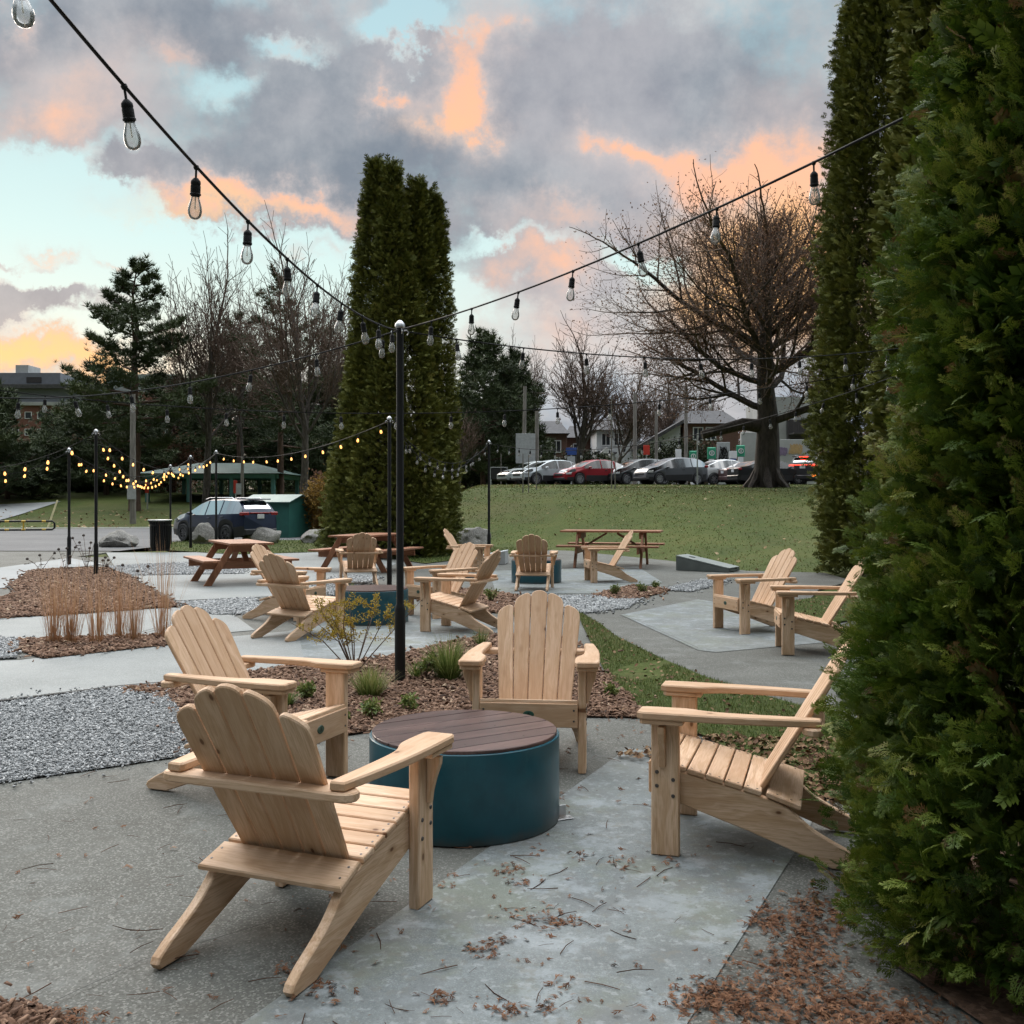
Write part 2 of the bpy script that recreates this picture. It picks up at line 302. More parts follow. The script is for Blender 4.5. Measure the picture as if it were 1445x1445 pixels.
class MB:                                     # collects shapes of one part; build() links them as ONE mesh
    def __init__(s): s.v = []; s.f = []; s.bp = []; s.tint = []; s.mi = []
    def add(s, vs, fs, bp=None, tint=0.0, mi=0):
        o = len(s.v); s.v.extend(tuple(p) for p in vs); s.bp.extend([tuple(p) for p in (bp if bp is not None else vs)]); s.tint.extend([tint] * len(vs))
        s.f.extend([tuple(i + o for i in f) for f in fs]); s.mi.extend([mi] * len(fs))
    def prism(s, out, t, fr=None, bev=.004, mi=0, tint=None, grain='x'):
        """extrude the outline (x, y) by thickness t about z = 0, with chamfered edges, placed by the matrix fr"""
        n = len(out); ar = sum(out[i][0] * out[(i + 1) % n][1] - out[(i + 1) % n][0] * out[i][1] for i in range(n))
        if ar < 0: out = out[::-1]
        ins = []
        for i in range(n):
            a, b, c = Vector(out[i - 1]), Vector(out[i]), Vector(out[(i + 1) % n])
            e1 = (b - a).normalized(); e2 = (c - b).normalized(); n1 = Vector((-e1.y, e1.x)); n2 = Vector((-e2.y, e2.x))
            ins.append(b + (n1 + n2) * (bev / max(.4, 1 + n1.dot(n2))))
        h = t / 2; rings = [[(p[0], p[1], -h) for p in ins], [(p[0], p[1], -h + bev) for p in out], [(p[0], p[1], h - bev) for p in out], [(p[0], p[1], h) for p in ins]]
        vs = [Vector(p) for r in rings for p in r]; fs = []
        for k in range(3):
            for i in range(n):
                j = (i + 1) % n; fs.append((k * n + i, k * n + j, (k + 1) * n + j, (k + 1) * n + i))
        fs.append(tuple(range(n))[::-1]); fs.append(tuple(3 * n + i for i in range(n)))
        off = Vector((random.uniform(0, 50), random.uniform(0, 50), random.uniform(0, 50)))
        bp = [(p if grain == 'x' else Vector((p.y, p.x, p.z))) + off for p in vs]
        if fr is not None: vs = [fr @ p for p in vs]
        s.add(vs, fs, bp, random.random() if tint is None else tint, mi)
    def box(s, c, d, fr=None, bev=.003, mi=0, tint=None):
        """box centred at c with sizes d; the longest side is the grain"""
        d = list(d); ax = max(range(3), key=lambda i: d[i]); o = [i for i in range(3) if i != ax]; th = min(o, key=lambda i: d[i]); md = [i for i in o if i != th][0]
        cols = [None] * 3; m = Matrix(((0,) * 3,) * 3)
        m = Matrix.Identity(3); m.col[0] = [1 if i == ax else 0 for i in range(3)]; m.col[1] = [1 if i == md else 0 for i in range(3)]; m.col[2] = [1 if i == th else 0 for i in range(3)]
        if m.determinant() < 0: m.col[2] = -m.col[2]
        mm = Matrix.Translation(Vector(c)) @ m.to_4x4(); L, W, T = d[ax] / 2, d[md] / 2, d[th]
        bev = min(bev, T * .3, W * .5)
        s.prism([(-L, -W), (L, -W), (L, W), (-L, W)], T, (fr @ mm) if fr is not None else mm, bev, mi, tint)
    def tube(s, pts, rad, sides=6, mi=0, tint=0.0, cap=True):
        pts = [Vector(p) for p in pts]; n = len(pts); rad = [rad] * n if not hasattr(rad, '__len__') else rad
        vs = []; ref = None
        for i, p in enumerate(pts):
            t = (pts[min(i + 1, n - 1)] - pts[max(i - 1, 0)]); t = t.normalized() if t.length > 1e-9 else Vector((0, 0, 1))
            if ref is None: ref = Vector((0, 0, 1)).cross(t) if abs(t.z) < .95 else Vector((1, 0, 0)).cross(t)
            u = (ref - t * ref.dot(t)).normalized(); ref = u; v = t.cross(u)
            for k in range(sides):
                a = 2 * math.pi * k / sides; vs.append(p + (u * math.cos(a) + v * math.sin(a)) * rad[i])
        fs = [(i * sides + k, i * sides + (k + 1) % sides, (i + 1) * sides + (k + 1) % sides, (i + 1) * sides + k) for i in range(n - 1) for k in range(sides)]
        if cap: fs.append(tuple(range(sides))[::-1]); fs.append(tuple((n - 1) * sides + k for k in range(sides)))
        s.add(vs, fs, None, tint, mi)
    def lathe(s, prof, c=(0, 0, 0), n=24, mi=0, axis='z', fr=None, close=False):
        vs = []; fs = []; k = len(prof)
        for j in range(n):
            a = 2 * math.pi * j / n
            for r, z in prof:
                p = Vector((r * math.cos(a), r * math.sin(a), z))
                if axis == 'y': p = Vector((p.x, p.z, p.y))
                p = p + Vector(c); vs.append(fr @ p if fr is not None else p)
        for j in range(n):
            jj = (j + 1) % n
            for i in range(k - 1): fs.append((j * k + i, jj * k + i, jj * k + i + 1, j * k + i + 1))
        if prof[0][0] > 1e-5 and not close: fs.append(tuple(j * k for j in range(n))[::-1])
        if prof[-1][0] > 1e-5 and not close: fs.append(tuple(j * k + k - 1 for j in range(n)))
        s.add(vs, fs, None, 0, mi)
    def poly(s, pts, mi=0):
        tri = tessellate_polygon([[Vector(p) for p in pts]]); fs = []
        for a, b, c in tri:
            A_, B_, C_ = Vector(pts[a]), Vector(pts[b]), Vector(pts[c])
            fs.append((a, b, c) if (B_ - A_).cross(C_ - A_).z >= 0 else (a, c, b))
        s.add(pts, fs, None, 0, mi)
    def build(s, name, mats, parent=None, smooth=None, fix=True):
        me = bpy.data.meshes.new(name); me.from_pydata([tuple(p) for p in s.v], [], s.f)
        for m in (mats if isinstance(mats, (list, tuple)) else [mats]): me.materials.append(m)
        a = me.attributes.new('bp', 'FLOAT_VECTOR', 'POINT'); a.data.foreach_set('vector', np.array(s.bp, 'f').ravel())
        a = me.attributes.new('tint', 'FLOAT', 'POINT'); a.data.foreach_set('value', np.array(s.tint, 'f'))
        me.polygons.foreach_set('material_index', np.array(s.mi, 'i'))
        if fix:
            bm = bmesh.new(); bm.from_mesh(me); bmesh.ops.recalc_face_normals(bm, faces=bm.faces[:]); bm.to_mesh(me); bm.free()
        if smooth: me.shade_smooth(); me.set_sharp_from_angle(angle=R(smooth))
        me.update(); o = bpy.data.objects.new(name, me); COL.objects.link(o)
        if parent: o.parent = parent
        return o

def npmesh(name, V, Fq, material, parent=None, tint=None, smooth=False):
    """mesh from numpy arrays: V (n,3), Fq list of (m,k) index arrays"""
    me = bpy.data.meshes.new(name); me.vertices.add(len(V)); me.vertices.foreach_set('co', np.asarray(V, 'f').ravel())
    lt = []; li = []
    for q in Fq:
        if len(q): lt.append(np.full(len(q), q.shape[1], 'i')); li.append(q.ravel())
    lt = np.concatenate(lt); li = np.concatenate(li).astype('i')
    me.loops.add(len(li)); me.loops.foreach_set('vertex_index', li)
    me.polygons.add(len(lt)); st = np.concatenate([[0], np.cumsum(lt)[:-1]]).astype('i')
    me.polygons.foreach_set('loop_start', st); me.polygons.foreach_set('loop_total', lt)
    if tint is not None:
        a = me.attributes.new('tint', 'FLOAT', 'POINT'); a.data.foreach_set('value', np.asarray(tint, 'f'))
    me.update(calc_edges=True); me.validate()
    me.materials.append(material)
    if smooth: me.shade_smooth()
    o = bpy.data.objects.new(name, me); COL.objects.link(o)
    if parent: o.parent = parent
    return o
def scatter(name, tv, tq, mats3, pos, tint, material, parent=None, vt=None, smooth=False):
    """copies of one small template (tv, list of face arrays tq) into ONE mesh: leaves, blades, chips"""
    tv = np.asarray(tv, 'f'); n = len(pos); k = len(tv)
    V = np.einsum('nij,kj->nki', np.asarray(mats3, 'f'), tv) + np.asarray(pos, 'f')[:, None, :]
    off = (np.arange(n) * k)[:, None, None]
    Fq = [(np.asarray(q)[None] + off).reshape(-1, np.asarray(q).shape[1]) for q in tq]
    T = np.repeat(np.asarray(tint, 'f'), k)
    if vt is not None: T = np.clip(T + np.tile(np.asarray(vt, 'f'), n), 0, 1)
    return npmesh(name, V.reshape(-1, 3), Fq, material, parent, T, smooth)
def frames(dirs, roll=None, scale=None, up=(0, 0, 1)):
    """rotation matrices whose x axis is dirs, rolled randomly"""
    dirs = np.asarray(dirs, float); dirs /= np.linalg.norm(dirs, axis=1, keepdims=True) + 1e-9
    u = np.broadcast_to(np.array(up, float), dirs.shape)
    y = np.cross(u, dirs); ln = np.linalg.norm(y, axis=1, keepdims=True); y = np.where(ln < 1e-4, np.array([[0, 1., 0]]), y / np.maximum(ln, 1e-9)); z = np.cross(dirs, y)
    if roll is not None:
        c, s_ = np.cos(roll)[:, None], np.sin(roll)[:, None]; y, z = y * c + z * s_, z * c - y * s_
    m = np.stack([dirs, y, z], axis=2)
    if scale is not None: m = m * np.asarray(scale).reshape(-1, 1, 1)
    return m
def inpoly(x, y, poly):
    inside = np.zeros(len(x), bool); n = len(poly); j = n - 1
    for i in range(n):
        xi, yi, xj, yj = poly[i][0], poly[i][1], poly[j][0], poly[j][1]
        c = ((yi > y) != (yj > y)) & (x < (xj - xi) * (y - yi) / (yj - yi + 1e-12) + xi); inside ^= c; j = i
    return inside
def sample_poly(poly, n):
    xs = [p[0] for p in poly]; ys = [p[1] for p in poly]; out = np.zeros((0, 2))
    while len(out) < n:
        q = np.stack([rng.uniform(min(xs), max(xs), n * 2), rng.uniform(min(ys), max(ys), n * 2)], 1); out = np.concatenate([out, q[inpoly(q[:, 0], q[:, 1], poly)]])
    return out[:n]
def px_poly(lst, z=0.0): return [tuple(P(a, b, 0))[:2] for a, b in lst]

# ------------------------------------------------------------------ ground
def axis(lo, hi, core0, core1, fine, growth=1.18):
    a = list(np.arange(core0, core1 + 1e-6, fine)); s = fine; x = core0
    while x > lo: s *= growth; x -= s; a.insert(0, x)
    s = fine; x = core1
    while x < hi: s *= growth; x += s; a.append(x)
    return np.array(a)
gx = axis(-700, 700, -30, 34, .8); gy = axis(-40, 1200, -4, 92, .8)
XX, YY = np.meshgrid(gx, gy)
ZZ = np.array([[height(x, y) for x in gx] for y in gy]) - .035
nx, ny = len(gx), len(gy)
ii = (np.arange(ny - 1)[:, None] * nx + np.arange(nx - 1)[None]).ravel()
go = npmesh('ground', np.stack([XX.ravel(), YY.ravel(), ZZ.ravel()], 1), [np.stack([ii, ii + 1, ii + nx + 1, ii + nx], 1)], M['grass'], smooth=True)
tag(go, 'green lawn with fallen leaves rising from the plaza to the parking lot', 'lawn', kind='structure')

NSHEET = [0]
def sheet(name, poly, z, m, label, cat, kind='structure', thick=0.0):
    NSHEET[0] += 1; z += NSHEET[0] * .0004
    mb = MB(); mb.poly([(p[0], p[1], z) for p in poly])
    if thick:
        n = len(poly); o = len(mb.v)
        mb.add([(p[0], p[1], z) for p in poly] + [(p[0], p[1], z - thick) for p in poly], [(i, (i + 1) % n, n + (i + 1) % n, n + i) for i in range(n)])
    return tag(mb.build(name, m, fix=False), label, cat, kind=kind)
def terrain_sheet(name, pxs, m, label, cat, lift=.03, step=1.2, pts=None):
    poly = pts or [tuple(G(a, b))[:2] for a, b in pxs]
    xs = [p[0] for p in poly]; ys = [p[1] for p in poly]
    bm = bmesh.new(); vs = [bm.verts.new((p[0], p[1], 0)) for p in poly]; f = bm.faces.new(vs)
    bmesh.ops.triangulate(bm, faces=[f])
    for axn, lo, hi in ((0, min(xs), max(xs)), (1, min(ys), max(ys))):
        for c in np.arange(math.ceil(lo / step) * step, hi, step):
            co = (c, 0, 0) if axn == 0 else (0, c, 0); no = (1, 0, 0) if axn == 0 else (0, 1, 0)
            bmesh.ops.bisect_plane(bm, geom=bm.verts[:] + bm.edges[:] + bm.faces[:], plane_co=co, plane_no=no)
    for v in bm.verts: v.co.z = height(v.co.x, v.co.y) + lift - .035
    bmesh.ops.recalc_face_normals(bm, faces=bm.faces[:])
    for f in bm.faces:
        if f.normal.z < 0: f.normal_flip()
    me = bpy.data.meshes.new(name); bm.to_mesh(me); bm.free(); me.materials.append(m); me.shade_smooth()
    o = bpy.data.objects.new(name, me); COL.objects.link(o); return tag(o, label, cat, kind='structure')

PLAZA = [(-26, -6), (2.6, -6), (2.2, 3.0), (1.75, 4.2), (2.4, 5.6), (3.2, 7.3), (4.4, 9.5), (4.5, 12.5), (4.3, 15.0), (5.2, 17.4), (6.4, 19.3), (6.5, 21.3), (5.0, 21.9), (3.87, 25.5), (1.74, 30.2), (-.6, 32), (-3.0, 30.5), (-3.2, 26.5), (-6.4, 26.6), (-11.5, 27), (-11.6, 29.8), (-26, 30)]
sheet('plaza_pavement', PLAZA, 0.0, M['aggregate'], 'grey exposed aggregate concrete plaza under the seats', 'pavement', thick=.035)
# stamped strip beside the near fire pit, and the square pad under the right pair of chairs
STAMP = [(-1.62, 1.2), (.72, 6.35), (1.05, 6.1), (1.62, 5.3), (1.32, 4.65), (-.38, 1.2)]
sheet('stamped_pad', STAMP, .004, M['stamped'], 'smooth pale stamped concrete strip in the foreground', 'pavement')
sheet('stamped_pad.001', px_poly([(876, 868), (985, 846), (1120, 868), (1185, 905), (1010, 921), (985, 918)]), .004, M['stamped'], 'square stamped pad under the two chairs on the right', 'pavement')
sheet('stamped_pad.002', px_poly([(360, 905), (470, 872), (640, 868), (790, 885), (700, 912), (520, 930), (430, 938)]), .004, M['stamped'], 'pale stamped concrete pad around the middle fire pit', 'pavement')
sheet('stamped_pad.003', px_poly([(690, 806), (900, 800), (935, 822), (840, 838), (700, 838)]), .004, M['stamped'], 'pale concrete pad around the far fire pit', 'pavement')
sheet('path', px_poly([(-60, 935), (30, 932), (256, 906), (420, 890), (430, 935), (245, 966), (-60, 996)]), .004, M['slab'], 'pale concrete path running left past the mulch beds', 'path')
sheet('path.001', px_poly([(-30, 880), (0, 873), (245, 858), (330, 868), (360, 890), (250, 899), (30, 903), (-30, 905)]), .004, M['slab'], 'pale concrete path between the mulch strip and the left bed', 'path')
sheet('path.002', px_poly([(150, 780), (480, 779), (560, 795), (470, 838), (250, 848), (165, 806)]), .004, M['slab'], 'concrete walk under the picnic tables', 'path')
sheet('path.003', px_poly([(-40, 807), (98, 788), (150, 797), (45, 806), (15, 829), (-40, 835)]), .008, M['road'], 'bright new concrete walk left of the mulch bed', 'path')
GRAVEL = [px_poly([(-60, 998), (0, 991), (165, 973), (238, 972), (252, 1000), (262, 1036), (275, 1066), (150, 1085), (-60, 1115)]),
          px_poly([(770, 842), (880, 842), (905, 846), (888, 858), (830, 866), (735, 868), (690, 850)]),
          px_poly([(930, 833), (1010, 815), (1030, 820), (975, 836)]),
          px_poly([(252, 851), (360, 845), (372, 868), (300, 868)]),
          px_poly([(150, 800), (240, 795), (340, 793), (345, 810), (165, 813)]),
          px_poly([(-60, 905), (30, 902), (22, 930), (-60, 934)]),
          px_poly([(440, 825), (480, 812), (540, 815), (470, 842)])]
for i, g in enumerate(GRAVEL):
    sheet('gravel_bed', g, .006, M['gravelbase'], ['pale grey crushed gravel patch at the left edge', 'pale gravel between far pad and right path', 'thin gravel strip beside the grey game board', 'pale gravel left of the middle chairs', 'gravel band behind the left mulch bed', 'small gravel corner by the grass strip', 'gravel under the middle picnic table'][i], 'gravel')
MULCH = [px_poly([(-40, 850), (0, 847), (22, 838), (13, 828), (46, 806), (100, 803), (150, 803), (182, 815), (250, 857), (130, 866), (-40, 876)]),
         px_poly([(28, 905), (180, 901), (252, 899), (252, 910), (60, 931), (30, 920)]),
         px_poly([(165, 976), (245, 967), (430, 940), (505, 936), (570, 926), (640, 908), (705, 898), (800, 905), (905, 1000), (905, 1014), (790, 1013), (700, 1016), (660, 1004), (525, 1034), (440, 1046), (272, 1070), (262, 1036), (252, 1000), (235, 986)]),
         px_poly([(835, 842), (895, 828), (945, 834), (900, 847), (868, 847)]),
         px_poly([(560, 838), (640, 832), (720, 840), (790, 858), (740, 868), (640, 862)]),
         [(1.0, 1.0), (1.5, 2.6), (1.25, 3.4), (1.75, 4.0), (2.3, 5.0), (6, 8), (6, 1)],
         px_poly([(-60, 1428), (40, 1418), (85, 1440), (60, 1500), (-60, 1500)])]
for i, g in enumerate(MULCH):
    sheet('mulch_bed', g, .008, M['mulchbase'], ['reddish bark mulch bed with two black poles', 'narrow mulch strip planted with tan grasses', 'mulch bed around the tall black pole', 'small mulch island in front of the far table', 'mulch bed behind the middle fire pit', 'needle covered soil under the big cedar', 'mulch corner at bottom left'][i], 'mulch bed')
GRASS = [px_poly([(812, 862), (850, 884), (868, 899), (930, 930), (993, 957), (1080, 985), (1190, 1015), (1210, 1140), (1130, 1120), (1060, 1078), (990, 1040), (914, 1013), (860, 965)]),
         px_poly([(1110, 850), (1200, 838), (1250, 870), (1180, 880), (1120, 868)]),
         px_poly([(232, 766), (300, 763), (462, 763), (470, 779), (330, 783), (236, 777)]),
         px_poly([(560, 790), (640, 772), (780, 776), (700, 784), (600, 796)]),
         px_poly([(700, 868), (760, 852), (800, 860), (745, 872)])]
for i, g in enumerate(GRASS):
    sheet('grass_patch', g, .010, M['grass'], ['grass strip with leaves behind the right foreground chair', 'worn grass behind the right pair of chairs', 'green strip of lawn in front of the navy car', 'grass edge at the foot of the tall cedars', 'small grass patch by the middle mulch bed'][i], 'grass')
# black edging strips and joints in the paving
mb = MB()
def strip(a, b, wd, z): 
    a, b = Vector(a), Vector(b); n = (b - a).normalized(); n = Vector((-n.y, n.x)) * wd / 2
    mb.add([(a.x + n.x, a.y + n.y, z), (a.x - n.x, a.y - n.y, z), (b.x - n.x, b.y - n.y, z), (b.x + n.x, b.y + n.y, z)], [(0, 1, 2, 3)])
def pl(lst, wd, z=.030):
    pts = [tuple(P(a, b))[:2] for a, b in lst]
    for a, b in zip(pts, pts[1:]): strip(a, b, wd, z)
pl([(0, 932), (35, 930)], .05); pl([(-20, 996), (165, 973), (245, 966), (330, 953)], .05)
pl([(46, 806), (13, 829), (22, 838)], .06); pl([(182, 815), (250, 857)], .05); pl([(180, 900), (255, 898)], .03)
pl([(200, 895), (262, 878)], .02); pl([(165, 831), (260, 828), (350, 826)], .02); pl([(20, 1445), (200, 1360), (399, 1300)], .004, .012)
pl([(700, 898), (640, 908), (570, 926)], .03); pl([(876, 868), (985, 918)], .006)
pl([(435, 842), (505, 832)], .02); 
tag(mb.build('pavement_joint', M['joint'], fix=False), 'dark joints and black edging between the paving areas', 'joint', kind='structure')

terrain_sheet('parking_lot', None, M['asphalt'], 'worn grey asphalt lot behind the left bed', 'parking lot', pts=[(-60, 30.2), (-11.5, 30), (-11.2, 34.0), (-5.2, 34.5), (-5.0, 40), (-9, 47), (-19, 53), (-30, 50.5), (-60, 50)], lift=.045)
terrain_sheet('parking_lot.001', None, M['asphalt'], 'asphalt car park on top of the lawn slope', 'parking lot', pts=[(-3.5, 55.5), (60, 52), (60, 76), (-3.5, 76)], lift=.04, step=2.5)
terrain_sheet('road', [(-60, 716), (0, 712), (86, 708), (60, 716), (0, 734), (-60, 745)], M['road'], 'pale concrete drive climbing at far left', 'road', lift=.05)
terrain_sheet('kerb', None, M['road'], 'thin pale concrete kerb along the far edge of the lot', 'kerb', pts=[(-60, 50), (-30, 50.5), (-19, 53), (-9, 47), (-9, 47.6), (-19, 53.8), (-30, 51.4), (-60, 51)], lift=.07)
# ------------------------------------------------------------------ garden chairs
def rx(a): return Matrix.Rotation(a, 4, 'X')
def arc(cx, cy, r_x, r_y, a0, a1, n): return [(cx + r_x * math.cos(R(a0 + (a1 - a0) * i / n)), cy + r_y * math.sin(R(a0 + (a1 - a0) * i / n))) for i in range(n + 1)]
def catmull(pts, n=5):
    out = []
    for i in range(len(pts) - 1):
        p0, p1, p2, p3 = (Vector(pts[max(i - 1, 0)]), Vector(pts[i]), Vector(pts[i + 1]), Vector(pts[min(i + 2, len(pts) - 1)]))
        for k in range(n):
            t = k / n; out.append(tuple(.5 * ((2 * p1) + (p2 - p0) * t + (2 * p0 - 5 * p1 + 4 * p2 - p3) * t * t + (3 * p1 - p0 - 3 * p2 + p3) * t ** 3)))
    out.append(tuple(pts[-1])); return out

def make_chair():
    t = empty('garden_chair'); W = M['pine']
    for s in (-1, 1):
        b = MB(); b.box((s * .30, 0, .289), (.045, .12, .578), bev=.005)
        for yy, zz in ((.035, .36), (.035, .30), (-.035, .33), (-.035, .26)): b.lathe([(0, .004), (.007, .004), (.009, 0), (.009, -.004)], (s * .3225, yy, zz), 8, mi=1, axis='y', fr=Matrix.Translation((s * .3225, yy, zz)) @ Matrix.Rotation(R(-90) * s, 4, 'Z') @ Matrix.Translation((-s * .3225, -yy, -zz)))
        leg = b.build('leg', [W, M['darkmetal']], t)
        br = MB(); br.prism([(0, 0), (.058, 0), (.055, -.03), (.035, -.085), (.022, -.135), (.016, -.18), (0, -.18)], .03, Matrix.Translation((s * .3235, .01, .566)) @ Matrix(((s, 0, 0, 0), (0, 0, 1, 0), (0, 1, 0, 0), (0, 0, 0, 1))), .003, grain='y')
        br.build('bracket', W, leg)
        m = MB(); curve = catmull([(-.40, .278), (-.50, .243), (-.555, .20), (-.61, .155), (-.68, .115), (-.76, .075), (-.815, .04)])
        out = [(.055, .385)] + curve + [(-.825, .02), (-.81, 0), (-.69, 0), (-.35, .125), (0, .235), (.055, .25)]
        m.prism(out, .038, Matrix.Translation((s * .2575, 0, 0)) @ Matrix(((0, 0, 1, 0), (1, 0, 0, 0), (0, 1, 0, 0), (0, 0, 0, 1))), .005); m.build('side_rail', W, t)
    m = MB(); m.box((0, .067, .325), (.553, .024, .135), bev=.004); b = m
    for x in (-.255, .255):
        for z in (.295, .355): b.lathe([(0, .002), (.006, .002), (.006, -.004)], (x, .079, z), 8, mi=1, axis='y')
    ap = b.build('front_rail', [W, M['darkmetal']], t)
    b = MB(); b.lathe([(0, .003), (.024, .003), (.026, .0), (.026, -.003)], (0, 0, 0), 20, axis='y', fr=Matrix.Translation((.0, .0795, .328)) @ Matrix.Diagonal((1.25, 1, .85, 1)))
    b.add([Vector((x * .9, .0832, .328 + z)) for x, z in ((-.017, -.010), (.017, -.010), (.008, -.001), (.012, -.001), (0, .015), (-.012, -.001), (-.008, -.001))], [(0, 1, 2, 6), (3, 4, 5)], mi=1)
    b.build('badge', [M['badge'], M['badgemark']], ap)
    # seat boards follow the slope of the side rails
    m = MB(); a0, a1 = Vector((0, .072, .402)), Vector((0, -.405, .290)); sl = (a1 - a0).normalized(); ang = math.atan2(-(a1.z - a0.z), -(a1.y - a0.y)) ; N = 6; pitch = (a1 - a0).length / N
    for i in range(N):
        c = a0 + sl * pitch * (i + .5); wd = pitch - .007
        fr = Matrix.Translation(c) @ rx(math.atan2(a0.z - a1.z, a0.y - a1.y)); hw = .2765 if i < 2 else .283
        if i < 2: hw = .2755
        m.prism([(-hw, -wd / 2), (hw, -wd / 2), (hw, wd / 2), (-hw, wd / 2)], .022, fr, .004)
    b = m
    for i in range(N):
        c = a0 + sl * pitch * (i + .5)
        for s in (-1, 1):
            for q in (-.02, .02): 
                p = c - sl * q; b.lathe([(0, .0008), (.0048, .0008), (.0048, -.002)], (0, 0, 0), 7, mi=1, fr=Matrix.Translation((s * .262, p.y, p.z + .0115)) @ rx(ang * 0 + math.atan2(a0.z - a1.z, a0.y - a1.y)))
    seat = b.build('seat', [W, M['darkmetal']], t)
    m = MB(); fr = Matrix.Translation((0, -.492, .268)) @ rx(R(17)); m.prism([(-.29, -.075), (.29, -.075), (.283, .072), (-.283, .072)], .024, fr, .005); b = m
    for s in (-1, 1):
        for q in (-.03, .03): b.lathe([(0, .0008), (.0048, .0008), (.0048, -.002)], (0, 0, 0), 7, mi=1, fr=fr @ Matrix.Translation((s * .262, q, .0125)))
    b.build('rear_board', [W, M['darkmetal']], t)
    # reclined back of five fanned boards with rounded stepped tops
    m = MB(); fr0 = Matrix.Translation((0, -.392, .285)) @ rx(R(31 + 90)) @ Matrix.Rotation(math.pi, 4, 'Y') @ Matrix.Rotation(math.pi, 4, 'Z')
    fr0 = Matrix.Translation((0, -.392, .285)) @ Matrix(((1, 0, 0, 0), (0, -math.sin(R(31)), math.cos(R(31)), 0), (0, math.cos(R(31)), math.sin(R(31)), 0), (0, 0, 0, 1)))
    for i in (-2, -1, 0, 1, 2):
        wb, wt = .084, .1035; L = (.772, .752, .668)[abs(i)]; cb, ct = i * .0885, i * .1085
        if i == 0: top = arc(0, L - .035, wt / 2, .035, 0, 180, 8)
        else:
            s = 1 if i > 0 else -1; drop = .075 if abs(i) == 1 else .085
            q = [(-wt / 2 * s, L - .012), (-wt * .3 * s, L), (0, L - .012), (wt * .28 * s, L - .033), (wt * .44 * s, L - .058), (wt / 2 * s, L - drop - .02)]
            q = catmull(q, 3); top = q if s < 0 else q[::-1]
            if s < 0: top = top[::1]
        # order: bottom-left, bottom-right, then the top from right to left
        if i != 0: top = sorted(top, key=lambda p: -p[0])
        def sx(p, ct=ct, cb=cb, L=L): return (p[0] + cb + (ct - cb) * p[1] / L, p[1])
        out = [(cb - wb / 2, 0), (cb + wb / 2, 0)] + [sx(p) for p in top]
        m.prism(out, .022, fr0, .0045, grain='y')
    m.build('backrest', W, t)
    # horizontal brace behind the back, arms resting on it and on capped front legs
    m = MB(); out = arc(-.335, -.615, .05, .045, 90, 270, 6) + arc(.335, -.615, .05, .045, -90, 90, 6)
    m.prism(out, .032, Matrix.Translation((0, 0, .5815)), .006); m.build('back_brace', W, t)
    for s in (-1, 1):
        inner = catmull([(.262, .085), (.258, -.02), (.262, -.10), (.288, -.17), (.302, -.26), (.300, -.45), (.292, -.63)], 4)
        outer = catmull([(.352, -.645), (.372, -.50), (.392, -.30), (.398, -.12), (.398, .085)], 4)
        out = inner + [(.30, -.648)] + outer + [(.385, .112), (.275, .112)]
        out = [(s * x, y) for x, y in out]
        m = MB(); m.prism(out, .032, Matrix.Translation((0, 0, .6145)), .006, grain='y'); arm = m.build('armrest', W, t)
        c = MB(); c.prism([(s * x, y) for x, y in ((.268, -.085), (.39, -.085), (.39, .088), (.378, .10), (.28, .10), (.268, .088))], .021, Matrix.Translation((0, 0, .588)), .004, grain='y'); c.build('arm_block', W, arm)
    return t
chair0 = make_chair()
CHAIRS = [((.756, 4.735), (-.955, .297), 'pine garden chair nearest the big cedar, side view, facing the near fire pit', 0),
          ((.10, 5.84), (-.10, -.995), 'pine garden chair behind the near fire pit, facing the camera, green badge on its rail', 0),
          ((-.625, 4.02), (.372, .928), 'largest pine garden chair in the foreground, seen from behind', 0),
          ((-1.08, 5.42), (.936, -.353), 'pine garden chair partly hidden behind the largest foreground chair', 0),
          ((2.55, 11.93), (-.95, -.31), 'pine chair on the square pad showing its front, left of the pair by the cedars', 1),
          ((2.765, 10.4), (-.988, .15), 'pine chair on the square pad half hidden by the cedar branches', 1),
          ((-.90, 12.15), (-.94, .34), 'pine chair right of the middle fire pit, seen from the side', 2),
          ((-1.16, 13.37), (-.75, -.66), 'pine chair behind the middle fire pit with its broad back facing the camera', 2),
          ((-2.21, 11.83), (.53, .85), 'pine chair left of the middle fire pit, back turned to the camera', 2),
          ((-2.59, 13.15), (.95, -.30), 'pale pine chair just behind another chair at left of the middle fire pit', 2),
          ((-2.80, 18.6), (-.25, .97), 'small far pine chair with its back to the camera beside the second picnic table', 3),
          ((.40, 17.78), (.10, .995), 'pine chair with its back to the camera right in front of the far fire pit', 3),
          ((1.46, 19.0), (-.99, -.12), 'far pine chair in side view in front of the right picnic table', 3),
          ((-.55, 19.9), (.97, -.20), 'far pine chair facing right beside the white game board', 3)]
GRP = ['chairs around the near fire pit', 'chairs on the square pad', 'chairs around the middle fire pit', 'chairs around the far fire pit']
for i, ((x, y), (hx, hy), lab, g) in enumerate(CHAIRS):
    c = chair0 if i == 0 else copy_tree(chair0)
    c.location = (x, y, .006); c.rotation_euler = (0, 0, math.atan2(-hx, hy)); tag(c, lab, 'chair', GRP[g])
def anchor(px, py, rz, lab):
    m = MB(); m.box((0, 0, .004), (.05, .09, .004), bev=.001); m.box((.023, 0, .032), (.004, .05, .055), bev=.001)
    m.lathe([(.006, 0), (.006, .004), (0, .004)], (-.008, -.03, .006), 8)
    o = m.build('anchor_bracket', M['steel']); o.location = P(px, py) + Vector((0, 0, .006)); o.rotation_euler = (0, 0, rz); tag(o, lab, 'bracket')
anchor(1188, 1174, 1.2, 'small steel floor bracket at the foot of the chair by the big cedar')
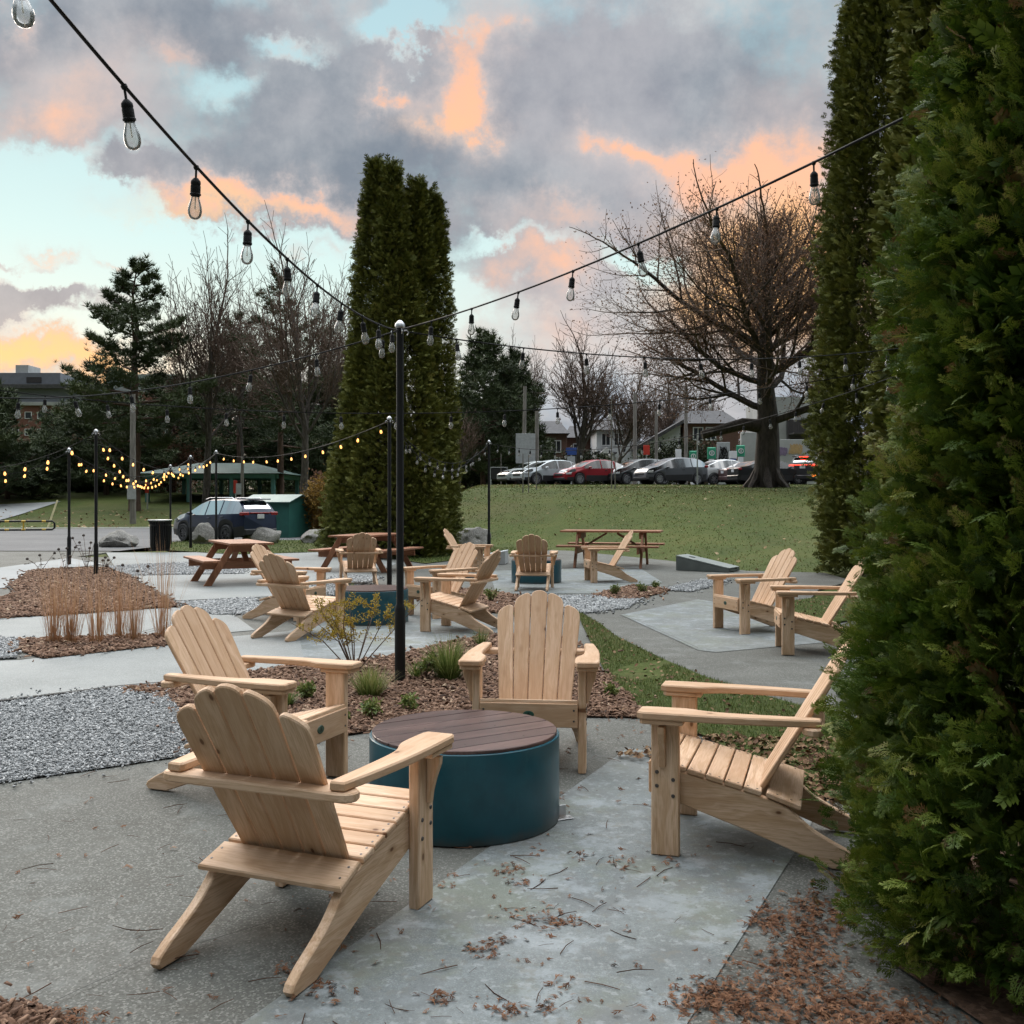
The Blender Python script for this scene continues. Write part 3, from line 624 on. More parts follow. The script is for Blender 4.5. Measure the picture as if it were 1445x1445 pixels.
anchor(424, 1241, .4, 'small steel floor bracket under the largest foreground chair')
anchor(795, 1157, 2.0, 'small steel floor bracket beside the near teal fire pit')

# ------------------------------------------------------------------ fire pits with board lids
def make_pit():
    t = empty('fire_pit'); Rr, H = .46, .405
    m = MB(); m.lathe([(Rr - .012, 0), (Rr - .003, .0), (Rr, .004), (Rr, H - .003), (Rr - .003, H), (Rr - .02, H), (Rr - .022, H - .12)], n=96, close=True); m.build('drum', M['teal'], t, smooth=40)
    m = MB(); r = Rr - .012; n = 7; wd = 2 * r / n
    for i in range(n):
        x0 = -r + i * wd + .0045; x1 = -r + (i + 1) * wd - .0045
        rr = r; x0c, x1c = max(x0, -r + .004), min(x1, r - .004)
        a0, a1 = math.acos(x1c / r), math.acos(x0c / r)
        up = [(r * math.cos(a0 + (a1 - a0) * k / 10), r * math.sin(a0 + (a1 - a0) * k / 10)) for k in range(11)]
        out = up + [(x, -y) for x, y in up[::-1]]
        m.prism(out, .026, Matrix.Translation((0, 0, H + .003)), .003, grain='y')
    b = m
    for i in range(n):
        x = -r + (i + .5) * wd
        for y in (-.16, .16):
            if abs(x) < r * .85: b.lathe([(0, .0012), (.005, .001), (.005, -.003)], (x + .02, y, H + .016), 7, mi=1)
    b.build('lid', [M['lidwood'], M['darkmetal']], t)
    return t
pit0 = make_pit()
for i, (x, y, a, lab) in enumerate([(-.23, 4.99, 57, 'large teal drum fire pit with a brown board lid in the foreground'), (-1.76, 12.85, 60, 'teal drum fire pit half hidden behind the yellow shrub'), (.45, 18.9, 95, 'far teal drum fire pit behind a chair back')]):
    c = pit0 if i == 0 else copy_tree(pit0); c.location = (x, y, .008); c.rotation_euler = (0, 0, R(-a)); tag(c, lab, 'fire pit', 'lidded teal fire pits')

# ------------------------------------------------------------------ picnic tables
def make_table():
    t = empty('picnic_table'); W = M['tablewood']; L = 1.85; w5 = .148
    m = MB()
    for i in range(5): m.box((0, (i - 2) * (w5 + .006), .735), (L, w5, .038), bev=.004)
    m.build('tabletop', W, t)
    for s in (-1, 1):
        m = MB()
        for k in (-.5, .5): m.box((0, s * .69 + k * (w5 + .006), .44), (L, w5, .038), bev=.004)
        m.build('bench', W, t)
    for e in (-1, 1):
        x = e * .6
        for s in (-1, 1):
            a, b = Vector((x, s * .25, .70)), Vector((x, s * .70, 0)); dd = (b - a).normalized(); m = MB(); hw = .058
            px_ = hw / abs(dd.z)
            m.prism([(s * .26 - px_, .715), (s * .26 + px_, .715), (s * .71 + px_, 0), (s * .71 - px_, 0)], .04, Matrix.Translation((x, 0, 0)) @ Matrix(((0, 0, 1, 0), (1, 0, 0, 0), (0, 1, 0, 0), (0, 0, 0, 1))), .004, grain='y')
            m.build('leg', W, t)
        m = MB(); m.box((x - e * .042, 0, .355), (.04, 1.62, .13), bev=.005); m.build('cross_beam', W, t)
        m = MB(); m.box((x - e * .042, 0, .65), (.04, .70, .125), bev=.005); m.build('top_beam', W, t)
        a, b = Vector((x - e * .07, 0, .40)), Vector((e * .10, 0, .69)); m = MB(); dd = b - a
        m.box((0, 0, 0), (dd.length, .10, .038), Matrix.Translation((a + b) / 2) @ Matrix.Rotation(-math.atan2(dd.z, dd.x), 4, 'Y'), .004); m.build('brace', W, t)
    return t
tab0 = make_table()
# (near left leg, across direction a, long direction l)
for i, (c, ang, lab) in enumerate([((-5.0, 18.85), 0, 'leftmost red brown picnic table, end on, near the navy car'), ((-3.12, 22.1), 0, 'red brown picnic table in front of the tall cedars'), ((2.28, 23.4), 0, 'red brown picnic table at the foot of the lawn on the right')]):
    t = tab0 if i == 0 else copy_tree(tab0)
    t.location = (c[0], c[1], .006); t.rotation_euler = (0, 0, R((118, 70, -13)[i])); t.scale = [(1, 1, 1), (1.05, 1.05, 1.02), (1.22, 1.1, 1.08)][i]; tag(t, lab, 'picnic table', 'picnic tables on the plaza')

# ------------------------------------------------------------------ light poles
def pole(x, y, h, lab, rad=.031):
    t = empty('light_pole', (x, y, 0), 0, lab, 'pole', 'black string light poles')
    m = MB(); m.lathe([(rad + .014, 0), (rad + .014, .62), (rad + .004, .66), (rad, .67), (rad, h - .02)], n=18); m.build('shaft', M['black'], t, smooth=40)
    m = MB(); m.lathe([(rad + .004, h - .03), (rad + .012, h - .02), (rad + .010, h + .005), (rad * .6, h + .03), (0, h + .038)], n=18); m.build('cap', M['steel'], t, smooth=40)
    m = MB()
    for a in (0, 90, 180, 270):
        fr = Matrix.Rotation(R(a + 20), 4, 'Z'); m.tube([fr @ Vector((rad, 0, h - .05)), fr @ Vector((rad + .03, 0, h - .045)), fr @ Vector((rad + .045, 0, h - .065)), fr @ Vector((rad + .03, 0, h - .085))], .005, 5)
    m.build('hooks', M['steel'], t)
    return Vector((x, y, h - .05))
def pole_px(px, top, Y, lab): 
    p = A(px, top, Y); return pole(p.x, p.y, p.z, lab)
TM = pole_px(564.5, 458, 8.56, 'tall black pole in the central mulch bed, nearest to the camera')
T2 = pole_px(549.5, 590, 18.2, 'thin black pole just left of and behind the tall central pole')
T3 = pole_px(690, 623, 25.9, 'black pole at the foot of the lawn beside the white game board')
T4 = pole_px(135.5, 608, 20.4, 'black pole in the left mulch bed, the right and taller of the two')
T5 = pole_px(97.5, 634, 23.9, 'black pole in the left mulch bed, the left and thinner of the two')
T6 = pole_px(240.5, 657, 34.0, 'thin black pole right behind the trash can')
T7 = pole_px(269, 644, 31.6, 'thin black pole in front of the navy car door')
T8 = pole_px(305, 637, 30.8, 'thin black pole in front of the navy car rear wheel')
TR = pole(5.02, 13.26, 3.2, 'black pole hidden behind the cedar column at right')

# ------------------------------------------------------------------ string lights
def socket_mesh():
    m = MB(); m.tube([(0, 0, .004), (0, 0, -.045)], .0045, 6)
    m.lathe([(0, .006), (.008, .005), (.011, -.003), (.007, -.012)], n=8)
    m.lathe([(0, -.040), (.008, -.041), (.0175, -.052), (.0185, -.062), (.017, -.066), (.0185, -.071), (.0185, -.096), (.0205, -.098), (.0205, -.104), (.0165, -.105), (.0165, -.109), (0, -.109)], n=14)
    m.tube([(0, 0, -.108), (0, 0, -.155)], .0022, 5, mi=1)
    return m
def bulb_mesh():
    m = MB(); pr = [(.014, -.105), (.0155, -.116), (.020, -.130), (.0245, -.146), (.0262, -.160), (.0245, -.174), (.019, -.185), (.010, -.191), (0, -.193)]
    m.lathe(pr, n=16, close=True); return m
sk0 = socket_mesh().build('socket', [M['socket'], M['cream']], smooth=40); bl0 = bulb_mesh().build('bulb', M['bulb'], smooth=60); bl1 = bulb_mesh().build('bulb', M['bulblit'], smooth=60)
SK, BL, BLIT = sk0.data, bl0.data, bl1.data
for o in (sk0, bl0, bl1): bpy.data.objects.remove(o)
def strand(lab, f, i0, i1, lit=False, rad=.0062, sway=.10, size=1.0, skip=()):
    """f(i) gives the cable's point at position i; a lamp hangs at every whole i"""
    n = max(12, int((i1 - i0) * 4)); t = empty('string_lights', (0, 0, 0), 0, lab, 'string lights', 'string lights over the plaza')
    m = MB(); m.tube([f(i0 + (i1 - i0) * k / n) for k in range(n + 1)], rad, 6); m.build('cable', M['socket'], t, smooth=60)
    for i in range(math.ceil(i0 + .05), math.floor(i1 - .05) + 1):
        if i in skip: continue
        s = bpy.data.objects.new('socket', SK); COL.objects.link(s); s.parent = t; s.location = f(i); s.scale = (size,) * 3
        s.rotation_euler = (random.gauss(0, sway), random.gauss(0, sway), random.uniform(0, 6))
        b = bpy.data.objects.new('bulb', BLIT if lit else BL); COL.objects.link(b); b.parent = s
    return t
def para(X0, dX, Y0, dY, z0, k, ic, end=None, iend=None):
    def f(i):
        return Vector((X0 + dX * i, Y0 + dY * i, z0 + k * (i - ic) ** 2))
    return f
def fit(X0, dX, Y0, dY, zs):                  # heights through (i, z) pairs, smooth
    ii_ = [a for a, b in zs]; zz_ = [b for a, b in zs]; c = np.polyfit(ii_, zz_, min(3, len(zs) - 1))
    return lambda i: Vector((X0 + dX * i, Y0 + dY * i, float(np.polyval(c, i))))
hz = lambda y, Y: EYE - (y - HY) * Y / F
f1 = fit(-1.209, .0312, 3.195, .630, [(i, hz(y, 3.195 + .63 * i)) for i, y in ((0, 118), (1, 235), (2, 312), (3, 365.5), (4, 403), (5, 428), (6, 445))] + [(8.51, TM.z)] * 2 + [(-1, 2.897)])
f2 = fit(-.631, .337, 8.04, -.552, [(i, hz(y, 8.04 - .552 * i)) for i, y in ((0, 451), (1, 435), (2, 413), (3, 383.5), (4, 345.5), (5, 292.5), (6, 226), (7, 146))] + [(-.94, TM.z)] * 2)
f3 = fit(-.478, .582, 8.82, .321, [(i, hz(y, 8.82 + .321 * i)) for i, y in ((0, 477), (1, 491), (2, 499.5), (3, 505), (4, 507), (5, 506), (6, 503.5), (7, 500))] + [(-.8, TM.z)] * 2)
f4 = fit(-1.678, -.597, 8.78, .182, [(i, hz(y, 8.78 + .182 * i)) for i, y in ((0, 499), (1, 523), (2, 540), (3, 552), (4, 560), (5, 562))] + [(-1.23, TM.z)] * 2)
f5 = fit(-5.19, .638, 11.4, .116, [(i, hz(y, 11.4 + .116 * i)) for i, y in ((0, 559), (1, 566), (2, 572), (3, 577), (4, 581), (5, 583), (6, 584), (7, 583), (8, 581), (9, 577), (10, 571), (11, 565), (12, 557), (13, 549), (14, 541))])
strand('string of clear bulbs from the central pole to the top left corner', f1, -2.2, 8.5)
strand('string of clear bulbs from the central pole up into the big cedar', f2, -.93, 8.2)
strand('string of clear bulbs running level across the bare oak from the central pole', f3, -.79, 9.0)
strand('string of clear bulbs sagging from the central pole to the left edge', f4, -1.22, 8.0)
strand('long string of clear bulbs crossing the whole picture low behind the central pole', f5, -4, 15.9)
def span(a, b, sag, n):
    a, b = Vector(a), Vector(b)
    def f(i):
        t = i / n; p = a.lerp(b, t); p.z -= 4 * sag * t * (1 - t); return p
    return f
def pspan(lab, a, b, sag, lit, sp=.62, size=1.0, rad=.0062, i0=0):
    n = max(3, (Vector(b) - Vector(a)).length / sp); strand(lab, span(a, b, sag, n), i0, n, lit, rad, .12, size)
pspan('far string of small clear bulbs ending at the black lawn pole', T2, T3, .62, False)
pspan('faint lower string of small clear bulbs in front of the cedar spires', T2 + Vector((.1, 0, -.12)), T3 + Vector((-.3, .2, -.2)), .62, False, .8)
pspan('string of clear bulbs from the lawn pole to the hidden pole at right', T3, TR, .50, False)
pspan('lit warm string running from the car poles to the pole before the cedars', T8, T2, .34, True, 1.15, .85)
pspan('lit warm string between the left bed pole and the car pole, upper', T4, T8, .62, True, .8, .85)
pspan('lit warm string between the left bed pole and the pole by the car door', T5, T7, .58, True, .62, .85)
pspan('lit warm string between the thinner left pole and the pole by the trash can', T5, T6, .62, True, .7, .85)
pspan('short lit warm string between the two poles in front of the car', T7, T8, .22, True, .5, .85)
pspan('lit warm string from the trash can pole to the car door pole', T6, T7, .35, True, .6, .85)
pspan('lit warm string from the taller left pole to the trash can pole', T4, T6, .75, True, .75, .85)
pspan('lit warm string from the thinner left pole off to the left edge', T5, (-15.5, 26, 2.75), .62, True, .66)
pspan('lit warm string from the taller left pole off to the left edge', T4, (-14.6, 24.5, 2.6), .52, True, .8)
# ------------------------------------------------------------------ vegetation materials
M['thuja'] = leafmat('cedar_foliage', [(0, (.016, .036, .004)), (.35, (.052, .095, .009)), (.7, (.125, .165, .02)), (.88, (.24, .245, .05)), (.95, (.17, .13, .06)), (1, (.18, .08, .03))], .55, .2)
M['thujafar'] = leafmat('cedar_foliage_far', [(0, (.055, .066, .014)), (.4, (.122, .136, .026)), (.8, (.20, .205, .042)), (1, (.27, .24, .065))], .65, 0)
M['needles'] = leafmat('pine_needles', [(0, (.036, .052, .024)), (.5, (.075, .10, .042)), (1, (.13, .15, .062))], .6, 0)
M['oakleaf'] = leafmat('dry_brown_leaves', [(0, (.10, .05, .034)), (.5, (.19, .105, .066)), (1, (.28, .17, .11))], .8, .3)
M['litter'] = leafmat('fallen_brown_sprays', [(0, (.07, .030, .016)), (.5, (.165, .075, .038)), (1, (.27, .14, .075))], .85, 0)
M['chips'] = leafmat('bark_chips', [(0, (.045, .025, .017)), (.5, (.145, .080, .050)), (.85, (.27, .165, .11)), (1, (.40, .29, .20))], .85, 0)
M['stones'] = leafmat('gravel_stones', [(0, (.10, .105, .108)), (.5, (.25, .26, .265)), (1, (.52, .525, .525))], .8, 0)
M['blade'] = leafmat('grass_blades', [(0, (.036, .066, .012)), (.5, (.078, .118, .024)), (.85, (.14, .15, .042)), (1, (.24, .18, .08))], .6, .25)
M['clump'] = leafmat('clump_grass', [(0, (.06, .10, .022)), (.5, (.14, .19, .048)), (1, (.32, .30, .12))], .5, .3)
M['tanblade'] = leafmat('dry_tan_grass', [(0, (.20, .15, .06)), (.35, (.36, .19, .10)), (1, (.56, .36, .22))], .7, .3)
M['yellowleaf'] = leafmat('yellow_autumn_leaves', [(0, (.16, .15, .025)), (.5, (.40, .30, .04)), (1, (.52, .33, .06))], .6, .3)
M['rustleaf'] = leafmat('rust_autumn_leaves', [(0, (.09, .06, .02)), (.5, (.24, .14, .03)), (1, (.36, .22, .05))], .7, .3)
M['hedge'] = leafmat('hedge_leaves', [(0, (.018, .026, .012)), (.5, (.035, .048, .020)), (1, (.07, .075, .03))], .7, 0)
M['bark'] = bark('grey_bark', (.055, .045, .038), (.13, .11, .095))
M['barkdark'] = bark('dark_bark', (.028, .022, .019), (.075, .058, .048))
M['pinebark'] = bark('reddish_pine_bark', (.065, .040, .030), (.15, .092, .066))
M['twig'] = simple('twigs', (.135, .09, .068), .9, 0, .3, 8)

# flat scale-leaf spray: a spine with forked side branchlets
def spray_template(pairs, sub, wd=.05):
    V = []; Q = []; T = []
    def rhomb(a, ang, L, wd, z, tt):
        o = len(V); c, s = math.cos(ang), math.sin(ang)
        for u, v in ((0, 0), (.55 * L, -wd), (L, 0), (.55 * L, wd)): 
            x = a[0] + u * c - v * s; y = a[1] + u * s + v * c; V.append((x, y, z - .28 * x * x - .12 * abs(y) + random.uniform(-.012, .012)))
        T.extend([tt - .08, tt, tt + .16, tt]); Q.append((o, o + 1, o + 2, o + 3))
    rhomb((0, 0), 0, 1.0, wd * .9, 0, -.08)
    for i in range(pairs):
        u = .12 + .78 * i / pairs; L = .52 * (1 - .55 * u) * random.uniform(.8, 1.15)
        for s in (-1, 1):
            a = s * R(random.uniform(34, 50)); rhomb((u, 0), a, L, wd * 1.05, random.uniform(-.03, .03), 0)
            if sub:
                for k in range(sub):
                    q = .3 + .55 * k / sub; p = (u + q * L * math.cos(a), q * L * math.sin(a))
                    for s2 in (-1, 1): rhomb(p, a + s2 * R(38), L * .44 * (1 - .4 * q), wd * .85, random.uniform(-.02, .02), .04)
    return np.array(V), [np.array(Q)], np.array(T)
SPRAY_NEAR = spray_template(6, 2, .024); SPRAY_MID = spray_template(4, 1, .036); SPRAY_COARSE = spray_template(4, 0, .08); SPRAY_FAR = spray_template(3, 0, .07)

def cedar(name, lab, spires, n_clusters, per, slen, tmpl, material, seed, ylow=0.0, crad=.12, fill=1.0, spread=.6, group=None, taper=0.0, tintmu=.42, coarse=None, bulge=0, tip=.62, base=.84):
    """columnar cedar: each spire is (x, y, height, radius); sprays grow in overlapping clusters over its skin, darker hollows between"""
    r_ = np.random.default_rng(seed); t = empty(name, (0, 0, 0), 0, lab, 'cedar tree', group)
    tr = MB()
    for x, y, h, r in spires:
        tr.tube([(x + r_.normal(0, .03), y + r_.normal(0, .03), h * k / 6 - .05) for k in range(7)], [max(.015, .11 * r * (1.15 - k / 6)) + .01 for k in range(7)], 7)
        for k in range(int(h * 5)):
            z = r_.uniform(.2, h * .92); a = r_.uniform(0, 6.28); L = r * .7 * (1 - (z / h) ** 3); tr.tube([(x, y, z - .1), (x + math.cos(a) * L * .5, y + math.sin(a) * L * .5, z + L * .3), (x + math.cos(a) * L, y + math.sin(a) * L, z + L * .8)], [.018, .012, .005], 4)
    tr.build('trunk', M['barkdark'], t, smooth=60)
    prof = lambda q: np.minimum(1, base + q * 1.6) * np.maximum(.02, (1 - np.clip(q, 0, 1) ** 2.6)) ** tip * (1 - taper * np.clip(q, 0, 1))
    spires = [(x, y, h, max(.15, r - crad * .5 - slen * .45)) for x, y, h, r in spires]
    wts = np.array([h * r for x, y, h, r in spires]); wts = wts / wts.sum()
    pos = []; dirs = []; tint = []; size = []; fine = []
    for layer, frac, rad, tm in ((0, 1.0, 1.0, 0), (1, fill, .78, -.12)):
        nc = int(n_clusters * frac); sp = r_.choice(len(spires), nc, p=wts)
        S = np.array(spires)[sp]; q = r_.uniform(0, 1, nc) ** .92; q = ylow + (1 - ylow) * q; th = r_.uniform(0, 2 * np.pi, nc)
        lump = 1 + .07 * np.sin(th * 3 + q * 23 + sp * 2.1) + .05 * np.sin(th * 5 - q * 41 + sp) + r_.normal(0, .045, nc)
        rr = S[:, 3] * prof(q) * lump * rad * (1 + bulge * np.exp(-((q * S[:, 2] - .58) / .46) ** 2))
        c = np.stack([S[:, 0] + rr * np.cos(th), S[:, 1] + rr * np.sin(th), q * S[:, 2]], 1)
        keep = np.ones(nc, bool)
        for j, (x, y, h, r) in enumerate(spires):
            dd = np.hypot(c[:, 0] - x, c[:, 1] - y); keep &= ~((sp != j) & (dd < .72 * r * prof(np.clip(c[:, 2] / h, 0, .999))) & (c[:, 2] < h))
        c, th, q, S = c[keep], th[keep], q[keep], S[keep]; nc = len(c)
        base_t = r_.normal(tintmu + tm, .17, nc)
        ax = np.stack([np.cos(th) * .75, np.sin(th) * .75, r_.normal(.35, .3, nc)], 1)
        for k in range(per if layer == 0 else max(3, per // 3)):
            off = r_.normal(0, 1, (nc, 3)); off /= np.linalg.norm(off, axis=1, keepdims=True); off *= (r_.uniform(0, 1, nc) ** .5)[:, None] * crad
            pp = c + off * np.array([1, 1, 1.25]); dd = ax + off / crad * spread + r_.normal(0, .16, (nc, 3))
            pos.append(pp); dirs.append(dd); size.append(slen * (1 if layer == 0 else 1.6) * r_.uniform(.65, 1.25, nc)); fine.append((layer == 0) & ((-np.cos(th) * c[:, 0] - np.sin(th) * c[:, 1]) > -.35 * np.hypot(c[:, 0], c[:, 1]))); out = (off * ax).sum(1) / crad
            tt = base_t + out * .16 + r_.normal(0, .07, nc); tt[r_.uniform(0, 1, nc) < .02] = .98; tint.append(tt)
    pos = np.concatenate(pos); dirs = np.concatenate(dirs); size = np.concatenate(size); tint = np.clip(np.concatenate(tint), 0, 1); tint = np.where(tint > .9, np.where(tint > .975, tint, .9), tint)
    fine = np.concatenate(fine); ok = pos[:, 2] > .03; fine = fine[ok]; pos, dirs, size, tint = pos[ok], dirs[ok], size[ok], tint[ok]
    fr = frames(dirs, r_.uniform(0, 2 * np.pi, len(pos)), size)
    if coarse is None: scatter('crown', tmpl[0], tmpl[1], fr, pos, tint, material, t, tmpl[2])
    else:
        scatter('crown', tmpl[0], tmpl[1], fr[fine], pos[fine], tint[fine], material, t, tmpl[2]); g_ = ~fine; scatter('inner_foliage', coarse[0], coarse[1], fr[g_], pos[g_], tint[g_], material, t, coarse[2])
    return t
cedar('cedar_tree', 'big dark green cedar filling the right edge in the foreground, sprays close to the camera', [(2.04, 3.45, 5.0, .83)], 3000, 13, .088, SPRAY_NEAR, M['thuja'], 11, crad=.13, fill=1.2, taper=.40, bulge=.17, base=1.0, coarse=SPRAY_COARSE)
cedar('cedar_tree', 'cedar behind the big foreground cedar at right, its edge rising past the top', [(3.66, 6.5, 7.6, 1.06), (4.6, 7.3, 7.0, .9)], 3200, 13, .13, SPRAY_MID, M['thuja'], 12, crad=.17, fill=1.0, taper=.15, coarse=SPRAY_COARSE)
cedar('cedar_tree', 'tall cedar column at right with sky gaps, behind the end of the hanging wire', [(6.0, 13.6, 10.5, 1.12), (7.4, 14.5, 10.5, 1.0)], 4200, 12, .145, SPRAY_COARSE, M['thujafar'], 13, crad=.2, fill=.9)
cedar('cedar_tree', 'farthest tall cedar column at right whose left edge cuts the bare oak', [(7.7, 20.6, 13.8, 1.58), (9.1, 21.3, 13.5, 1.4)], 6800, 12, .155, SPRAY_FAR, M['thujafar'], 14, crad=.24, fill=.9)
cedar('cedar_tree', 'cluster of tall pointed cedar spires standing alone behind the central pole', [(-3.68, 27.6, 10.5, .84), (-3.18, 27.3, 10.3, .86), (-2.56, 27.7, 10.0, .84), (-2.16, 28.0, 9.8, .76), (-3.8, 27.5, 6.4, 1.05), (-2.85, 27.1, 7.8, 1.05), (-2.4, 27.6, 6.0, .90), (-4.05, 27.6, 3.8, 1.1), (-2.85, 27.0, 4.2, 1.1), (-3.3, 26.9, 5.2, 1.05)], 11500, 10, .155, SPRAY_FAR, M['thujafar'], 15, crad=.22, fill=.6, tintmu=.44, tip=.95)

# ------------------------------------------------------------------ branch growth
class Grow:
    def __init__(s, seed): s.r = random.Random(seed); s.m = MB(); s.tw = MB(); s.tips = []
    def limb(s, p, d, L, r, lev, cfg):
        rr = s.r; n = 5 if lev < 2 else (4 if lev < 4 else 3); pts = [Vector(p)]; rad = [r]; d = Vector(d).normalized(); kids = []
        taper = cfg.get('taper', .5)
        for i in range(n):
            up = cfg['up'][min(lev, len(cfg['up']) - 1)]
            d = (d + Vector((rr.gauss(0, 1), rr.gauss(0, 1), rr.gauss(0, 1))) * cfg['wig'] + Vector((0, 0, up))).normalized()
            pts.append(pts[-1] + d * L / n); rad.append(r * (1 - (1 - taper) * (i + 1) / n))
            kids.append((pts[-1].copy(), d.copy(), rad[-1], (i + 1) / n))
        (s.m if lev < cfg.get('split', 3) else s.tw).tube(pts, [max(q, cfg['rmin']) for q in rad], 8 if lev == 0 else (5 if lev < 3 else 3), cap=False)
        if lev >= cfg['max']:
            s.tips.append((pts[-1], d)); s.tips.append((pts[len(pts) // 2], d)); return
        k = cfg['n'][min(lev, len(cfg['n']) - 1)]; phi = rr.uniform(0, 6.28)
        for j in range(k):
            t = cfg['from'][min(lev, len(cfg['from']) - 1)]; t = t + (1 - t) * (j + rr.uniform(.2, .8)) / k; i = min(n - 1, int(t * n)); q, dd, rq, _ = kids[i]
            a = pts[i].lerp(q, t * n - i) if t < 1 else q
            phi += 2.4; e1 = dd.orthogonal().normalized(); e2 = dd.cross(e1); ang = R(rr.gauss(cfg['ang'][min(lev, len(cfg['ang']) - 1)], 8))
            nd = dd * math.cos(ang) + (e1 * math.cos(phi) + e2 * math.sin(phi)) * math.sin(ang)
            ratio = cfg['ratio'][min(lev, len(cfg['ratio']) - 1)] * rr.uniform(.8, 1.15) * (1 - .35 * t if lev == 0 else 1)
            s.limb(a, nd, L * ratio, rq * cfg.get('rr', .6) * rr.uniform(.85, 1.1), lev + 1, cfg)
        s.limb(pts[-1], d, L * cfg.get('lead', .6), rad[-1], lev + 1, cfg)
def bare_tree(name, lab, px, py_top, Y, cfg, r0, seed, mat_, group=None, h_first=.35, spread=1.0, base=None):
    """leafless tree whose top reaches photo row py_top when standing at distance Y"""
    x = (px - CX) * Y / F; z0 = height(x, Y) - .05 if base is None else base; top = EYE - (py_top - HY) * Y / F; H = top - z0
    g = Grow(seed); g.limb((0, 0, 0), (0, 0, 1), H * h_first, r0, 0, cfg)
    zmax = max(v[2] for v in g.tw.v + g.m.v); k = H / zmax
    for mb in (g.m, g.tw): mb.v = [(v[0] * spread * k, v[1] * spread * k, v[2] * k) for v in mb.v]
    t = empty(name, (x, Y, z0), 0, lab, 'tree', group); g.m.build('trunk', mat_, t, smooth=60, fix=False)
    g.tw.build('crown', M['twig'], t, fix=False); g.k = k; g.spread = spread; return t, g
ASC = dict(n=[6, 5, 4, 3, 3], up=[.02, .10, .08, .05, .03], wig=.07, ang=[32, 32, 34, 36, 38], ratio=[.85, .62, .58, .55, .55], rmin=.011, max=5, rr=.58, lead=.72, taper=.62, split=3, **{'from': [.55, .25, .2, .2, .2]})
OAK = dict(n=[7, 6, 4, 4, 3], up=[.0, .035, .05, .05, .03], wig=.085, ang=[52, 44, 42, 42, 44], ratio=[1.25, .55, .55, .55, .55], rmin=.011, max=5, rr=.50, lead=.78, taper=.66, split=3, **{'from': [.45, .2, .15, .15, .15]})
def put_leaves(t, g, per, size, material, seed, name='leaves', droop=.4, jitter=.25, prob=1.0):
    r_ = np.random.default_rng(seed); tips = [(Vector((p.x * g.spread, p.y * g.spread, p.z)) * g.k if True else p) for p, d in g.tips if random.random() < prob]
    P_ = np.repeat(np.array([tuple(p) for p in tips]), per, 0); P_ = P_ + r_.normal(0, jitter, P_.shape); n = len(P_)
    tv = np.array([(0, 0, 0), (.5, -.32, .06), (1, 0, -.05), (.5, .32, .06)]); fr = frames(r_.normal(0, 1, (n, 3)) + np.array([0, 0, -droop]), r_.uniform(0, 6.28, n), size * r_.uniform(.6, 1.3, n))
    return scatter(name, tv, [np.array([[0, 1, 2, 3]])], fr, P_, r_.uniform(0, 1, n), material, t)

# the big spreading oak: a leader with heavy limbs whose reach follows a wide dome
def oak_tree(lab, px, py_top, Y, reach, r0, seed):
    x = (px - CX) * Y / F; z0 = height(x, Y) - .05; H = EYE - (py_top - HY) * Y / F - z0; g = Grow(seed); rr = g.r; n = 10
    pts = [Vector((.25 * math.sin(k * .9) * k / n, .2 * math.cos(k * 1.3) * k / n, H * .90 * k / n)) for k in range(n + 1)]
    g.m.tube(pts, [r0 * (1.0 - .08 * k if k < 3 else .74 * (1 - (k - 3) / 7.6)) for k in range(n + 1)], 10, cap=False); nl = 28
    for j in range(nl):
        q = .24 + .66 * (j / (nl - 1)) ** .8; i = min(n - 1, int(q / .90 * n)); f_ = q / .90 * n - i; p = pts[i].lerp(pts[min(n, i + 1)], min(1, f_)); a = j * 2.4 + rr.gauss(0, .25)
        env = reach * math.sqrt(max(.04, 1 - ((q - .50) / .52) ** 2)); inc = R(77 - 52 * ((q - .24) / .66) ** 1.1 + rr.gauss(0, 6)); d = Vector((math.cos(a) * math.sin(inc), math.sin(a) * math.sin(inc), math.cos(inc)))
        Lr = min(env / max(.5, math.sin(inc)), (H - p.z) * 1.0 / max(.25, math.cos(inc))) * rr.uniform(.82, 1.08)
        g.limb(p, d, Lr * .50, r0 * (.36 - .22 * (q - .24) / .66) * rr.uniform(.8, 1.1), 1 if q < .58 else 2, OAK)
    zmax = max(v[2] for v in g.tw.v); k = H / zmax; g.k = k; ra = float(np.percentile(np.hypot(*np.array(g.tw.v)[:, :2].T), 98)); g.spread = 7.0 / (ra * k)
    for mb in (g.m, g.tw): mb.v = [(v[0] * k * (g.spread if math.hypot(v[0], v[1]) > 1.2 else 1 + (g.spread - 1) * math.hypot(v[0], v[1]) / 1.2), v[1] * k * (g.spread if math.hypot(v[0], v[1]) > 1.2 else 1 + (g.spread - 1) * math.hypot(v[0], v[1]) / 1.2), v[2] * k) for v in mb.v]
    t = empty('oak_tree', (x, Y, z0), 0, lab, 'tree'); g.m.build('trunk', M['barkdark'], t, smooth=60, fix=False); g.tw.build('crown', M['twig'], t, fix=False); return t, g
OAK = dict(n=[7, 7, 5, 4, 3], up=[.0, .05, .06, .05, .03], wig=.11, ang=[52, 46, 42, 42, 44], ratio=[1.25, .62, .60, .58, .55], rmin=.0075, max=5, rr=.52, lead=.60, taper=.62, split=3, **{'from': [.45, .3, .15, .15, .15]})
t, g = oak_tree('big spreading oak with a thick trunk and a few brown leaves on the lawn crest', 1082, 252, 46, 8.8, .68, 17)
put_leaves(t, g, 2, .10, M['oakleaf'], 3, jitter=.2, prob=.6)
